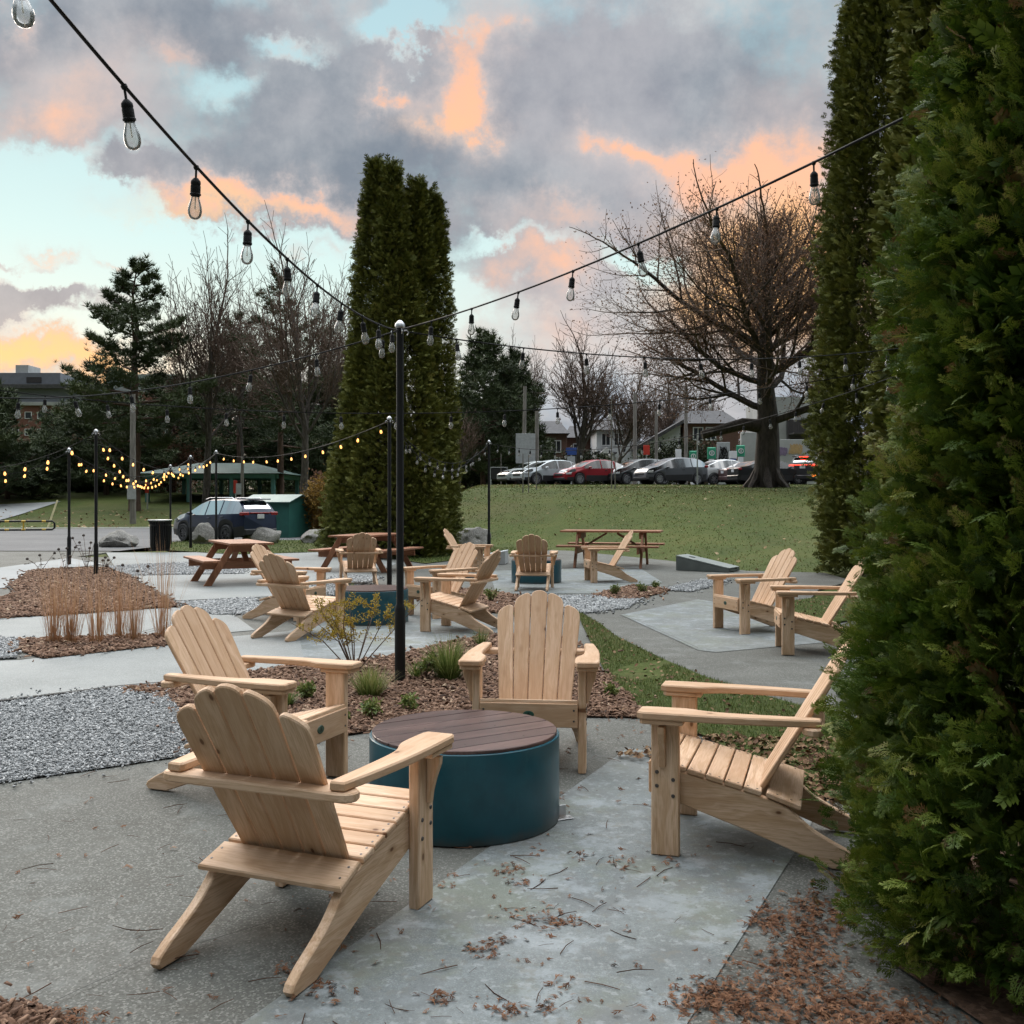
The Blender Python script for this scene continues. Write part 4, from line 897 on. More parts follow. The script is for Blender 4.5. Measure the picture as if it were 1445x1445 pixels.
m = MB(); m.tube([(.1, 0, 2.7), (-1.1, -.1, 2.85), (-2.2, -.15, 2.55), (-2.95, -.2, 2.35)], [.34, .27, .22, .19], 8); m.build('cut_limb', M['barkdark'], t, smooth=60)
m = MB()
for a in range(7): m.tube([(math.cos(a * .9) * .45, math.sin(a * .9) * .45, .9), (math.cos(a * .9) * .62, math.sin(a * .9) * .62, .35), (math.cos(a * .9 + .1) * 1.05, math.sin(a * .9 + .1) * 1.05, -.08)], [.1, .2, .12], 6)
m.build('root_flare', M['barkdark'], t, smooth=60)
for px, top, Y, r0, seed, lab, sp in [(290, 300, 70, .30, 21, 'tall bare tree right of the lone pine', .95), (345, 335, 78, .2, 27, 'slender bare tree between the pine and the middle bare tree', .7), (428, 285, 66, .32, 22, 'tall bare tree just left of the cedar spires', .9), (470, 350, 84, .2, 28, 'thin bare tree behind the left edge of the cedar spires', .8),
                               (812, 440, 82, .34, 23, 'grey bare tree behind the parked cars, left of the oak', 1.0), (745, 452, 90, .22, 29, 'thin grey bare tree behind the silver cars', .8), (868, 488, 88, .24, 24, 'small reddish bare tree left of the oak crown', 1.0), (940, 505, 98, .26, 25, 'bare tree in front of the white house', 1.0), (990, 520, 105, .26, 30, 'bare tree behind the charging posts', 1.0), (1140, 470, 100, .26, 31, 'bare tree beyond the oak at the right', 1.0), (700, 545, 95, .2, 32, 'low bare tree beside the brick houses', 1.1)]:
    bare_tree('bare_tree', lab, px, top, Y, dict(ASC, rmin=.017), r0, seed, M['bark'], 'bare trees in the background', .34, sp)
t, g = bare_tree('young_tree', 'small young tree with reddish twigs at the left end of the lawn crest', 648, 560, 44, dict(ASC, rmin=.008, max=4), .06, 26, M['bark'], None, .4, 1.1)

# pines: whorled limbs carrying flat plates of needle tufts
tf = []
for k in range(9):
    a = k * 2.4; e = R(15 + 60 * (k / 9)); dd = Vector((math.cos(a) * math.cos(e), math.sin(a) * math.cos(e), math.sin(e))); sd = dd.orthogonal().normalized() * .085
    tf.append((Vector((0, 0, 0)) - sd, Vector((0, 0, 0)) + sd, dd))
TUFT_V = np.array([tuple(p) for q in tf for p in q]); TUFT_F = [np.arange(len(TUFT_V)).reshape(-1, 3)]
def pine(name, lab, px, py_top, Y, width, seed, first=.25, dens=1.0, tuft=.34, asym=None, plate=.22, mat_='needles', group=None, upturn=.12, r0=.3, tmu=.45, layers=None):
    x = (px - CX) * Y / F; z0 = height(x, Y) - .05; H = EYE - (py_top - HY) * Y / F - z0; rr = random.Random(seed); r_ = np.random.default_rng(seed)
    t = empty(name, (x, Y, z0), 0, lab, 'pine tree', group); m = MB()
    bend = [(rr.gauss(0, .12) * k / 8, rr.gauss(0, .12) * k / 8) for k in range(9)]
    tp = [Vector((bend[k][0], bend[k][1], H * k / 8 * .985)) for k in range(9)]; m.tube(tp, [max(.03, r0 * (1 - .93 * k / 8)) for k in range(9)], 8)
    pos = []; tint = []
    nb = layers or int(H * (1 - first) * 2.6)
    for b in range(nb):
        q = first + (1 - first) * ((b + rr.uniform(0, .9)) / nb); z = H * q; i = min(7, int(q * 8)); c = tp[i].lerp(tp[i + 1], q * 8 - i)
        a = b * 2.4 + rr.gauss(0, .35); u = (q - first) / (1 - first); prof = (min(1, .75 + u * 1.0) * (1 - u ** 1.7) ** .8) + .05
        L = width * .5 * prof * rr.uniform(.55, 1.15)
        if asym: L *= 1 + asym * math.cos(a)
        d = Vector((math.cos(a), math.sin(a), rr.uniform(-.12, .18) + .35 * u)); pts = [c, c + d * L * .5 + Vector((0, 0, -.03 * L)), c + d * L + Vector((0, 0, upturn * L))]
        m.tube(pts, [.05 + .012 * L, .035 + .006 * L, .012], 4, cap=False)
        nt = int((10 + 16 * L) * dens); base_t = rr.gauss(tmu, .13)
        for k in range(nt):
            s = rr.uniform(.28, 1.08) ** .8; p = pts[0].lerp(pts[1], min(1, s * 2)) if s < .5 else pts[1].lerp(pts[2], s * 2 - 1)
            wd = L * .22 * (1.15 - abs(s - .65)); pv = Vector((-d.y, d.x, 0)).normalized()
            p = p + pv * rr.gauss(0, wd) + Vector((0, 0, rr.gauss(.08, plate))); pos.append(tuple(p)); tint.append(base_t + rr.gauss(0, .12))
    m.build('trunk', M['pinebark'], t, smooth=60, fix=False)
    n = len(pos); fr = frames(np.stack([np.cos(a_ := r_.uniform(0, 6.28, n)), np.sin(a_), r_.normal(0, .25, n)], 1), r_.normal(0, .3, n), tuft * r_.uniform(.6, 1.3, n))
    scatter('crown', TUFT_V, TUFT_F, fr, np.array(pos), np.clip(tint, 0, 1), M[mat_], t)
    return t
pine('pine_tree', 'tall lone pine with flat tiers of needles at left, trunk behind the utility pole', 190, 366, 66, 8.6, 64, .26, 2.2, .40, None, .15, r0=.42, layers=34)
pine('pine_tree', 'thin pine with sparse tiers between the bare trees left of the cedars', 396, 378, 72, 8.2, 42, .22, .9, .40, None, .14, r0=.26, layers=26)
pine('pine_tree', 'slim sparse pine right beside the tall bare tree', 338, 440, 80, 7.6, 43, .25, .9, .40, None, .15, r0=.24, layers=24)
for px, top, Y, wd, seed, lab in [(75, 650, 84, 13, 44, 'low spreading pine in front of the brick building, left of the lone pine'), (150, 560, 78, 11, 45, 'broad dark pine low behind the lone pine trunk'), (245, 535, 86, 11, 46, 'dark low pine left of the pavilion roof'), (325, 522, 92, 12, 47, 'dark dense pine behind the pavilion'), (398, 530, 88, 12, 48, 'dark dense pine above the teal shed'),
                             (455, 530, 84, 10, 49, 'dark dense pine tucked against the cedar spires'), (-20, 545, 70, 8, 50, 'dark pine cut by the left edge of the picture'), (10, 640, 74, 9, 51, 'low bushy pine at the left edge above the drive'), (110, 645, 88, 14, 52, 'very low bushy pine above the berm'), (478, 520, 96, 10, 60, 'dark pine partly hidden behind the cedar spires')]:
    pine('pine_tree', lab, px, top, Y, wd, seed,   .12, 1.25, .46, None, .22, r0=.22, group='dark pines beyond the berm', tmu=.33, layers=46)
for px, top, Y, wd, seed, lab in [(682, 474, 76, 7.6, 53, 'pointed dark evergreen right of the cedar spires'), (726, 500, 82, 6.6, 54, 'rounder dark evergreen behind the two leaning poles'), (655, 560, 88, 8, 55, 'low evergreen against the right side of the cedar spires'), (705, 590, 92, 9, 56, 'low wide evergreen behind the silver cars')]:
    pine('evergreen_tree', lab, px, top, Y, wd, seed, .10, 1.5, .45, None, .3, r0=.22, group='evergreens beyond the car park', tmu=.38, layers=56)

def bush(name, lab, c, size, n, leaf, material, seed, group=None, stems=10, cat='bush'):
    r_ = np.random.default_rng(seed); t = empty(name, c, 0, lab, cat, group); m = MB(); sx, sy, sz = size
    for k in range(stems):
        a = r_.uniform(0, 6.28); q = r_.uniform(.4, 1); m.tube([(0, 0, -.05), (math.cos(a) * sx * .25 * q, math.sin(a) * sy * .25 * q, sz * .5), (math.cos(a) * sx * .45 * q, math.sin(a) * sy * .45 * q, sz * r_.uniform(.75, 1.0))], [.03, .02, .006], 4)
    m.build('stems', M['barkdark'], t)
    nc = max(8, n // 40); cc = r_.normal(0, 1, (nc, 3)); cc /= np.linalg.norm(cc, axis=1, keepdims=True); cc *= r_.uniform(.55, 1, (nc, 1)); cc = cc * np.array([sx, sy, sz]) * .5 + np.array([0, 0, sz * .5]); ct = r_.uniform(.1, .8, nc)
    k = r_.integers(0, nc, n); p = cc[k] + r_.normal(0, 1, (n, 3)) * np.array([sx, sy, sz]) * .085; p[:, 2] = np.abs(p[:, 2])
    tv = np.array([(0, 0, 0), (.5, -.3, .06), (1, 0, -.04), (.5, .3, .06)]); fr = frames(r_.normal(0, 1, (n, 3)), r_.uniform(0, 6.28, n), leaf * r_.uniform(.6, 1.3, n))
    scatter('leaves', tv, [np.array([[0, 1, 2, 3]])], fr, p, np.clip(ct[k] + r_.normal(0, .15, n), 0, 1), material, t); return t
p = P(452, 764); bush('autumn_bush', 'golden yellow autumn bush left of the cedar spires', (-7.45, 41.5, height(-7.45, 41.5)), (1.9, 1.8, 2.5), 5000, .13, M['rustleaf'], 71)
bush('autumn_bush', 'brownish olive bush between the teal shed and the golden bush', (-8.0, 43.5, height(-8.0, 43.5)), (1.9, 1.8, 2.5), 4000, .13, M['oakleaf'], 72)
bush('reddish_bush', 'reddish brown bare bush behind the utility pole', (-27.5, 82, height(-27.5, 82)), (5, 3, 4.6), 4000, .2, M['oakleaf'], 73)
bush('hedge', 'clipped dark green hedge in front of the white house', (13.3, 81, height(13.3, 81)), (7.2, 2.0, 3.9), 9000, .2, M['hedge'], 74, cat='hedge')
bush('hedge', 'dark hedge between the charging posts and the door panel', (19.0, 83, height(19, 83)), (1.6, 1.6, 4.2), 2600, .2, M['hedge'], 75, cat='hedge')
bush('hedge', 'long dark hedge behind the silver cars', (-.5, 86, height(-.5, 86)), (9, 2.0, 2.6), 8000, .22, M['hedge'], 76, cat='hedge')
bush('hedge', 'dark shrubs between the brick houses and the white house', (6.2, 90, height(6, 90)), (5, 2, 3.4), 6000, .22, M['hedge'], 77, cat='hedge')

def wood_mass(name, lab, x0, x1, Y, h, n, material, seed, size=.5):
    r_ = np.random.default_rng(seed); k = int((x1 - x0) / 2.2); cx_ = r_.uniform(x0, x1, k); ch = h * r_.uniform(.55, 1.05, k); j = r_.integers(0, k, n); q = r_.uniform(0, 1, n) ** 1.3
    p = np.stack([cx_[j] + r_.normal(0, 1.5, n) * (1.1 - q), Y + r_.normal(0, 2.0, n), 2.0 + q * ch[j]], 1); fr = frames(r_.normal(0, 1, (n, 3)), r_.uniform(0, 6.28, n), size * r_.uniform(.6, 1.4, n))
    return tag(scatter(name, TUFT_V, TUFT_F, fr, p, np.clip(r_.normal(.32, .16, n) + (cx_[j] % 1 - .5) * .3, 0, 1), material), lab, 'woodland', kind='stuff')
wood_mass('distant_woods', 'dark distant woods closing the view beyond the pavilion', -75, -8, 118, 9.5, 42000, M['needles'], 81)
wood_mass('distant_woods', 'dark low woods behind the cedar spires and the car park', -12, 14, 112, 6.5, 9000, M['needles'], 82)
wood_mass('distant_woods', 'bare brown woods behind the houses on the right', 4, 60, 125, 9.0, 12000, M['oakleaf'], 83, .45)
# ------------------------------------------------------------------ cars
def carpaint(name, col, metal=.3): return simple(name, col, .34, metal * .4, .04, 2, spec=.35, coat=.25)
M['carglass'] = simple('car_glass', (.018, .022, .026), .05, 0, .1, 1, spec=.9)
m_, t_, b_ = mat('car_window_glass'); tr_ = t_.node('ShaderNodeBsdfTransparent'); tr_.inputs[0].default_value = (.30, .35, .36, 1); gl_ = t_.node('ShaderNodeBsdfGlossy'); gl_.inputs['Roughness'].default_value = .03
fr_ = t_.node('ShaderNodeFresnel'); fr_.inputs[0].default_value = 1.5; mx_ = t_.node('ShaderNodeMixShader'); t_.put(mx_.inputs[0], t_.m('MULTIPLY_ADD', fr_.outputs[0], .75, .03, clamp=True)); t_.l.new(tr_.outputs[0], mx_.inputs[1]); t_.l.new(gl_.outputs[0], mx_.inputs[2]); t_.l.new(mx_.outputs[0], t_.n['Material Output'].inputs[0]); M['carglass'] = m_
M['plastic'] = simple('dark_plastic_trim', (.022, .022, .024), .6)
M['rim'] = simple('alloy_rim', (.42, .43, .45), .35, .7, .1)
M['lamp'] = simple('clear_lamp', (.62, .64, .66), .12, .2, .1, 20)
M['redlamp'] = simple('red_lamp', (.28, .012, .015), .2)
M['redlit'] = simple('lit_red_lamp', (.6, .03, .02), .3, emit=(1, .06, .03, 2.6))
M['amberlit'] = simple('lit_amber_lamp', (.7, .2, .04), .3, emit=(1, .22, .03, 2.8))
M['plate'] = simple('number_plate', (.62, .63, .66), .5)
SED = dict(L=4.6, W=1.78, H=1.45, top=[(-2.3, .86), (-2.25, 1.0), (-1.7, 1.06), (-1.0, 1.36), (-.5, 1.44), (.2, 1.43), (.62, 1.30), (1.25, .98), (1.9, .86), (2.2, .70), (2.3, .58)], belt=[(-2.3, .84), (-1.7, .95), (0, .92), (1.1, .90), (2.3, .55)], wheels=(-1.35, 1.38), wr=.32, roofrail=False)
HAT = dict(L=4.1, W=1.70, H=1.52, top=[(-2.05, .9), (-2.0, 1.08), (-1.75, 1.36), (-1.4, 1.47), (-.5, 1.52), (.1, 1.48), (.55, 1.33), (1.25, 1.0), (1.75, .90), (1.98, .72), (2.05, .55)], belt=[(-2.05, .98), (-1.0, .98), (0, .92), (1.1, .86), (2.05, .52)], wheels=(-1.28, 1.25), wr=.31, roofrail=False)
SUV = dict(L=4.4, W=1.82, H=1.64, top=[(-2.2, .95), (-2.17, 1.12), (-1.95, 1.40), (-1.72, 1.60), (-.9, 1.64), (.0, 1.62), (.45, 1.50), (1.05, 1.13), (1.75, 1.04), (2.1, .92), (2.2, .70)], belt=[(-2.2, 1.10), (-1.0, 1.07), (0, 1.03), (1.0, 1.02), (2.2, .68)], wheels=(-1.31, 1.34), wr=.345, roofrail=True)
COUPE = dict(L=4.6, W=1.84, H=1.58, top=[(-2.3, .95), (-2.25, 1.08), (-1.75, 1.16), (-.9, 1.50), (-.3, 1.58), (.3, 1.55), (.7, 1.40), (1.3, 1.08), (2.0, .95), (2.25, .75), (2.3, .6)], belt=[(-2.3, 1.02), (-1.5, 1.06), (0, 1.0), (1.1, .98), (2.3, .6)], wheels=(-1.35, 1.38), wr=.36, roofrail=False)
def make_car(spec, paint, lab, loc, head, lit=False, cladding=False, group=None, scale=1.0, rimmat=None):
    L, W, H = spec['L'], spec['W'], spec['H']; tx, tz = zip(*spec['top']); bx, bz = zip(*spec['belt']); wr = spec['wr']; wx = spec['wheels']
    t = empty('parked_car' if not lit else 'braking_car', loc, math.atan2(head[1], head[0]), lab, 'car', group); t.scale = (scale,) * 3
    xs = sorted(set(list(np.linspace(-L / 2, L / 2, 61)) + [w_ + s * (wr + .06) for w_ in wx for s in (-1, 1)]))
    sm = lambda X, Z, x: sum(float(np.interp(x + d_, X, Z)) * k for d_, k in ((-.09, .25), (0, .5), (.09, .25)))
    rows = []
    for x in xs:
        e = abs(2 * x / L); wd = W / 2 * (1 - .16 * e ** 5 - .03 * e ** 2); zt = sm(tx, tz, x); zb = min(sm(bx, bz, x), zt - .03); cab = max(0, zt - zb)
        sill = .22 + .10 * max(0, e - .85) / .15
        for w_ in wx:
            dxx = abs(x - w_); ra = wr + .055
            if dxx < ra: sill = max(sill, wr + math.sqrt(ra * ra - dxx * dxx) * .98)
        sill = min(sill, zb - .06); wt = wd * (1 - .30 * min(1, cab / .5) ** .9 - .02)
        zm = sill + (zb - sill) * .45
        rows.append([(wd * .96, sill), (wd * 1.0, zm), (wd * .985, sill + (zb - sill) * .8), (wd * .955, zb), (wt + (wd * .955 - wt) * .08, zb + cab * .90), (wt * .86, zb + cab * .985), (wt * .45, zt), (0, zt + .012)])
    K = 8; full = []
    for x, r in zip(xs, rows): full.append([(x, y, z) for y, z in r] + [(x, -y, z) for y, z in r[-2::-1]])
    parts = {'body': 0, 'windshield': 0, 'rear_window': 0, 'side_window': 0, 'side_window.001': 0, 'trim': 0, 'trim.001': 0}
    n = len(full[0]); allv = [p for r in full for p in r]
    def slope(i): return (rows[i + 1][-1][1] - rows[i][-1][1]) / (xs[i + 1] - xs[i])
    buckets = {k: [] for k in parts}
    for i in range(len(xs) - 1):
        x = (xs[i] + xs[i + 1]) / 2; cab = min(rows[i][-1][1] - rows[i][3][1], rows[i + 1][-1][1] - rows[i + 1][3][1])
        for k in range(n - 1):
            kk = k if k < 7 else n - 2 - k; f = (i * n + k, (i + 1) * n + k, (i + 1) * n + k + 1, i * n + k + 1); b = 'body'
            if kk == 3 and cab > .17:
                pil = any(abs(x - c_) < .045 for c_ in spec.get('pillars', (-.05, -.92)))
                b = 'body' if pil else ('side_window' if k < 7 else 'side_window.001')
            elif kk >= 5 and cab > .09 and slope(i) < -.36: b = 'windshield'
            elif kk >= 5 and cab > .11 and slope(i) > .36: b = 'rear_window'
            elif kk == 0 and cladding: b = 'trim' if k < 7 else 'trim.001'
            elif kk == 0 and (rows[i][0][1] + rows[i + 1][0][1]) / 2 < .27: b = 'trim' if k < 7 else 'trim.001'
            buckets[b].append(f)
    buckets['body'].append(tuple(range(n))); buckets['body'].append(tuple((len(xs) - 1) * n + k for k in range(n))[::-1])
    for k, fs in buckets.items():
        if not fs: continue
        used = sorted({i for f in fs for i in f}); mp = {a: b for b, a in enumerate(used)}; mb = MB(); mb.add([allv[i] for i in used], [tuple(mp[i] for i in f) for f in fs])
        mb.build(k.split('.')[0], {'body': paint, 'trim': M['plastic']}.get(k.split('.')[0], M['carglass']), t, smooth=38, fix=(k == 'body'))
    m = MB(); m.box((0, 0, .42), (L * .93, W * .80, .36)); m.box((-.15, 0, .66), (L * .50, W * .74, .2))
    for sx_ in (.35, -.65):
        for sy_ in (-.36, .36): m.box((sx_, sy_, .98), (.14, .46, .52), bev=.04)
    m.build('underbody', M['rubber'], t)
    for w_ in wx:
        for s in (-1, 1):
            c = (w_, s * (W / 2 - .11), wr); m = MB(); m.lathe([(wr * .62, -.10), (wr * .9, -.105), (wr, -.075), (wr, .075), (wr * .9, .105), (wr * .66, .10), (wr * .62, .06)], c, 28, axis='y', close=True); wo = m.build('wheel', M['rubber'], t, smooth=40)
            m = MB(); m.lathe([(wr * .65, s * .085), (wr * .62, s * .045), (wr * .2, s * .035), (0, s * .035)], c, 20, axis='y', mi=1, close=True)
            for k in range(5):
                a = k * 1.2566 + .3; fr = Matrix.Translation(c) @ Matrix.Rotation(a, 4, 'Y'); 
                for o_ in (-.045, .045): m.box((wr * .36, s * .062, o_ * .8), (wr * .5, .03, .04), fr, .004)
            m.lathe([(wr * .66, s * .098), (wr * .60, s * .10), (wr * .59, s * .07)], c, 24, axis='y', close=True)
            m.lathe([(.055, s * .04), (.05, s * .085), (0, s * .088)], c, 12, axis='y'); m.build('rim', [rimmat or M['rim'], M['rubber']], wo, smooth=35)
    def yz(x):
        e = abs(2 * x / L); return W / 2 * (1 - .16 * e ** 5 - .03 * e ** 2)
    zf = float(np.interp(L / 2 - .2, tx, tz)); zr = float(np.interp(-L / 2 + .1, tx, tz))
    for s in (-1, 1):
        m = MB(); m.prism([(-.17, -.05), (.13, -.05), (.10, .045), (-.20, .07)], .10, Matrix.Translation((L / 2 - .22, s * (yz(L / 2 - .2) - .035), zf - .14)) @ Matrix.Rotation(R(90), 4, 'X') @ Matrix.Rotation(R(-28 * s), 4, 'Y'), .01); m.build('headlight', M['lamp'], t)
        m = MB(); m.box((-L / 2 + .10, s * (yz(-L / 2 + .1) - .12), zr - .12), (.17, .30, .13), bev=.02); m.build('taillight', M['redlit'] if lit else M['redlamp'], t)
        m = MB(); m.box((.78, s * (W / 2 + .06), float(np.interp(.78, bx, bz)) + .06), (.13, .17, .11), bev=.03); m.build('mirror', paint, t)
        m = MB(); m.box((.05 - .35, s * (yz(0) + .004), float(np.interp(0, bx, bz)) - .10), (.17, .025, .025), bev=.006); m.box((-1.1, s * (yz(-1.1) + .004), float(np.interp(-1.1, bx, bz)) - .10), (.17, .025, .025), bev=.006); m.build('handle', M['plastic'] if not cladding else paint, t)
        if spec['roofrail']:
            m = MB(); m.tube([(-1.5, s * W * .335, H - .03), (-1.35, s * W * .34, H + .035), (0, s * W * .34, H + .03), (.25, s * W * .335, H - .03)], .018, 6); m.build('roof_rail', M['steel'], t, smooth=60)
    m = MB(); m.box((L / 2 - .03, 0, .56), (.10, W * .52, .13), bev=.02); m.box((L / 2 - .05, 0, .33), (.14, W * .78, .14), bev=.03); m.build('grille', M['plastic'], t)
    m = MB(); m.box((-L / 2 + .05, 0, .42), (.18, W * .80, .24), bev=.04); m.build('rear_bumper', M['plastic'] if cladding else paint, t)
    m = MB(); m.box((-L / 2 - .012, 0, zr - .22), (.02, .31, .16), bev=.004); m.build('number_plate', M['plate'], t)
    if spec['roofrail'] or lit:
        m = MB(); m.box((-L / 2 + .02, 0, zr - .09), (.05, W * .5, .05), bev=.01); m.build('light_bar', M['redlit'] if lit else M['redlamp'], t)
        m = MB(); m.prism([(-.14, -W * .36), (.12, -W * .37), (.12, W * .37), (-.14, W * .36)], .04, Matrix.Translation((-L / 2 + .38, 0, H - .02)), .01); m.build('spoiler', paint if not lit else M['plastic'], t)
    if lit:
        m = MB(); m.box((-L / 2 + .25, 0, H - .06), (.06, .5, .06), bev=.01); m.build('brake_light', M['redlit'], t)
        m = MB()
        for s in (-1, 1): m.box((-L / 2 - .02, s * W * .36, .50), (.06, .24, .13), bev=.02)
        m.build('indicator', M['amberlit'], t)
    return t
def car_at(px, Y): x = (px - CX) * Y / F; return (x, Y, height(x, Y) + .02)
make_car(SUV, carpaint('navy_paint', (.008, .015, .045), .3), 'navy blue SUV parked beside the teal shed, tail towards the plaza', ((316 - CX) * 36.2 / F, 36.2, .01), (-.785, .62), cladding=True, scale=.93, rimmat=simple('dark_rim', (.12, .12, .13), .4, .6))
GC = 'cars parked along the top of the lawn'
HD = (-.90, -.43)
make_car(SED, carpaint('silver_green_paint', (.36, .40, .40), .6), 'leftmost silver sedan at the end of the parked row', car_at(757, 61.5), HD, group=GC)
make_car(dict(SED, L=4.5), carpaint('silver_blue_paint', (.50, .55, .58), .6), 'silver wagon parked between the leftmost sedan and the red sedan', car_at(778, 59.5), HD, group=GC)
make_car(SED, carpaint('red_paint', (.26, .014, .022), .2), 'red sedan in the parked row', car_at(838, 59), HD, group=GC)
make_car(dict(HAT, L=4.2), carpaint('charcoal_paint', (.05, .055, .058), .4), 'dark charcoal hatchback between the red sedan and the grey hatchback', car_at(900, 59.5), HD, group=GC)
make_car(HAT, carpaint('slate_paint', (.10, .105, .118), .4), 'slate grey hatchback, largest of the parked row', car_at(946, 57.5), HD, group=GC)
make_car(COUPE, carpaint('white_paint_car', (.74, .76, .77), .1), 'white hatchback right of the grey hatchback, tail to the camera', car_at(1024, 62), (.93, .36), group=GC)
make_car(SED, carpaint('maroon_paint', (.12, .075, .075), .3), 'dark maroon sedan behind the oak trunk, tail lamps showing left', car_at(1068, 61), (.95, .30), group=GC)
make_car(dict(SED, H=1.4), carpaint('black_paint', (.015, .016, .018), .2), 'black sedan with its nose showing right of the oak trunk', car_at(1086, 58.8), (.97, .24), group=GC)
make_car(SUV, carpaint('black_suv_paint', (.03, .03, .034), .2), 'dark SUV with lit red brake lamps and amber indicators', car_at(1146, 60), (.50, .866), lit=True)

# ------------------------------------------------------------------ trash can, boulders, shed, rails, boards
t = empty('trash_can', P(226, 779) + Vector((0, 0, .0)), 0, 'black slatted steel trash can in front of the parking lot', 'trash can')
m = MB()
for k in range(26):
    a = 2 * math.pi * k / 26; fr = Matrix.Rotation(a, 4, 'Z'); m.tube([fr @ Vector((.255, 0, .05)), fr @ Vector((.262, 0, .5)), fr @ Vector((.268, 0, .80)), fr @ Vector((.315, 0, .91))], .021, 4)
m.lathe([(.24, .04), (.285, .04), (.285, .08), (.24, .08)], n=28, close=True); m.lathe([(.25, .76), (.285, .76), (.285, .80), (.25, .80)], n=28, close=True); m.build('slats', M['black'], t)
m = MB(); m.lathe([(0, .06), (.235, .06), (.24, .88), (.225, .88), (.22, .2), (0, .2)], n=24); m.build('liner', M['rubber'], t, smooth=40)
m = MB(); m.lathe([(.20, .905), (.34, .905), (.345, .918), (.34, .932), (.20, .935), (.18, .92)], n=28, close=True); m.build('lid_ring', M['steel'], t, smooth=40)
M['rock'] = groundmat('granite_boulder', [(.12, .115, .105), (.22, .21, .195), (.34, .325, .30)], (2.2, 24), (40, (.08, .08, .075), (.42, .41, .39), .5), .9, [(1.6, .52, .7, (.10, .11, .07), .4)], (.7, .02))
def boulder(px, py, Y, sz, seed, lab, rz=0):
    bm = bmesh.new(); bmesh.ops.create_icosphere(bm, subdivisions=4, radius=1); off = Vector((seed * 7.3, seed * 3.1, seed))
    for v in bm.verts:
        n_ = v.co.normalized(); k = 1 + .34 * noise.noise(n_ * 1.3 + off) + .10 * noise.noise(n_ * 4 + off); q = n_ * k
        for a in range(5):
            pn = Vector((math.sin(seed + a * 2.1), math.cos(seed * 1.7 + a * 1.3), math.sin(a * 3.3 + seed) * .6)).normalized(); ex = q.dot(pn) - .78
            if ex > 0: q -= pn * ex * .85
        v.co = Vector((q.x * sz[0], q.y * sz[1], (q.z + .55) * sz[2])) + n_ * .02 * noise.noise(n_ * 11 + off)
    me = bpy.data.meshes.new('boulder'); bm.to_mesh(me); bm.free(); me.materials.append(M['rock']); me.shade_smooth(); me.set_sharp_from_angle(angle=R(32))
    o = bpy.data.objects.new('boulder', me); COL.objects.link(o); x = (px - CX) * Y / F; o.location = (x, Y, height(x, Y) - .02); o.rotation_euler = (0, 0, rz); tag(o, lab, 'boulder', 'granite boulders')
boulder(167, 773, 32.5, (.62, .5, .34), 1, 'pale topped boulder left of the trash can at the lot edge')
boulder(288, 765, 34.6, (.50, .4, .42), 2, 'rounded grey boulder in front of the navy car wheel')
boulder(371, 762, 35.0, (.68, .5, .34), 3, 'dark flat boulder behind the leftmost picnic table')
boulder(448, 760, 35.2, (.62, .5, .34), 4, 'tan boulder beside the second picnic table')
boulder(667, 757, 30.5, (.60, .5, .44), 5, 'large pointed grey boulder at the foot of the lawn')
boulder(641, 756, 30.8, (.36, .3, .26), 6, 'small grey boulder left of the large pointed one')

M['shed'] = simple('teal_green_shed_paint', (.022, .115, .098), .55, 0, .15, 2)
M['shedroof'] = simple('shed_roof_sheet', (.085, .16, .15), .45, .1, .15, 2)
t = empty('teal_shed', ((392 - CX) * 41 / F, 41, 0), R(-16), 'teal steel shed with a low gable roof and a white emblem, behind the navy car', 'shed')
m = MB(); w2, d2 = 1.0, .95; m.add([(-w2, -d2, 0), (w2, -d2, 0), (w2, d2, 0), (-w2, d2, 0), (-w2, -d2, 1.42), (w2, -d2, 1.42), (w2, d2, 1.42), (-w2, d2, 1.42), (-w2, 0, 1.66), (w2, 0, 1.66)], [(0, 1, 5, 4), (2, 3, 7, 6), (1, 2, 6, 9, 5), (3, 0, 4, 8, 7)]); m.build('walls', M['shed'], t)
m = MB()
for s in (-1, 1): m.add([(-w2 - .1, s * (d2 + .12), 1.405), (w2 + .1, s * (d2 + .12), 1.405), (w2 + .1, 0, 1.70), (-w2 - .1, 0, 1.70), (-w2 - .1, s * (d2 + .12), 1.37), (w2 + .1, s * (d2 + .12), 1.37), (w2 + .1, 0, 1.664), (-w2 - .1, 0, 1.664)], [(0, 1, 2, 3), (4, 5, 6, 7), (0, 1, 5, 4), (1, 2, 6, 5), (0, 3, 7, 4)])
m.build('roof', M['shedroof'], t)
m = MB(); m.box((-.62, -d2 - .02, .98), (.62, .03, .62), bev=.01); hatch = m.build('hatch', M['shed'], t)
m = MB()
for k in range(3):
    a = R(90 + 120 * k); a2 = R(90 + 120 * k + 85); m.tube([(-.62 + .11 * math.cos(a + (a2 - a) * q / 4), -d2 - .04, 1.03 + .11 * math.sin(a + (a2 - a) * q / 4)) for q in range(5)], .018, 5)
m.tube([(-.74, -d2 - .04, .86), (-.5, -d2 - .04, .86)], .012, 5); m.build('emblem', M['white'], hatch)

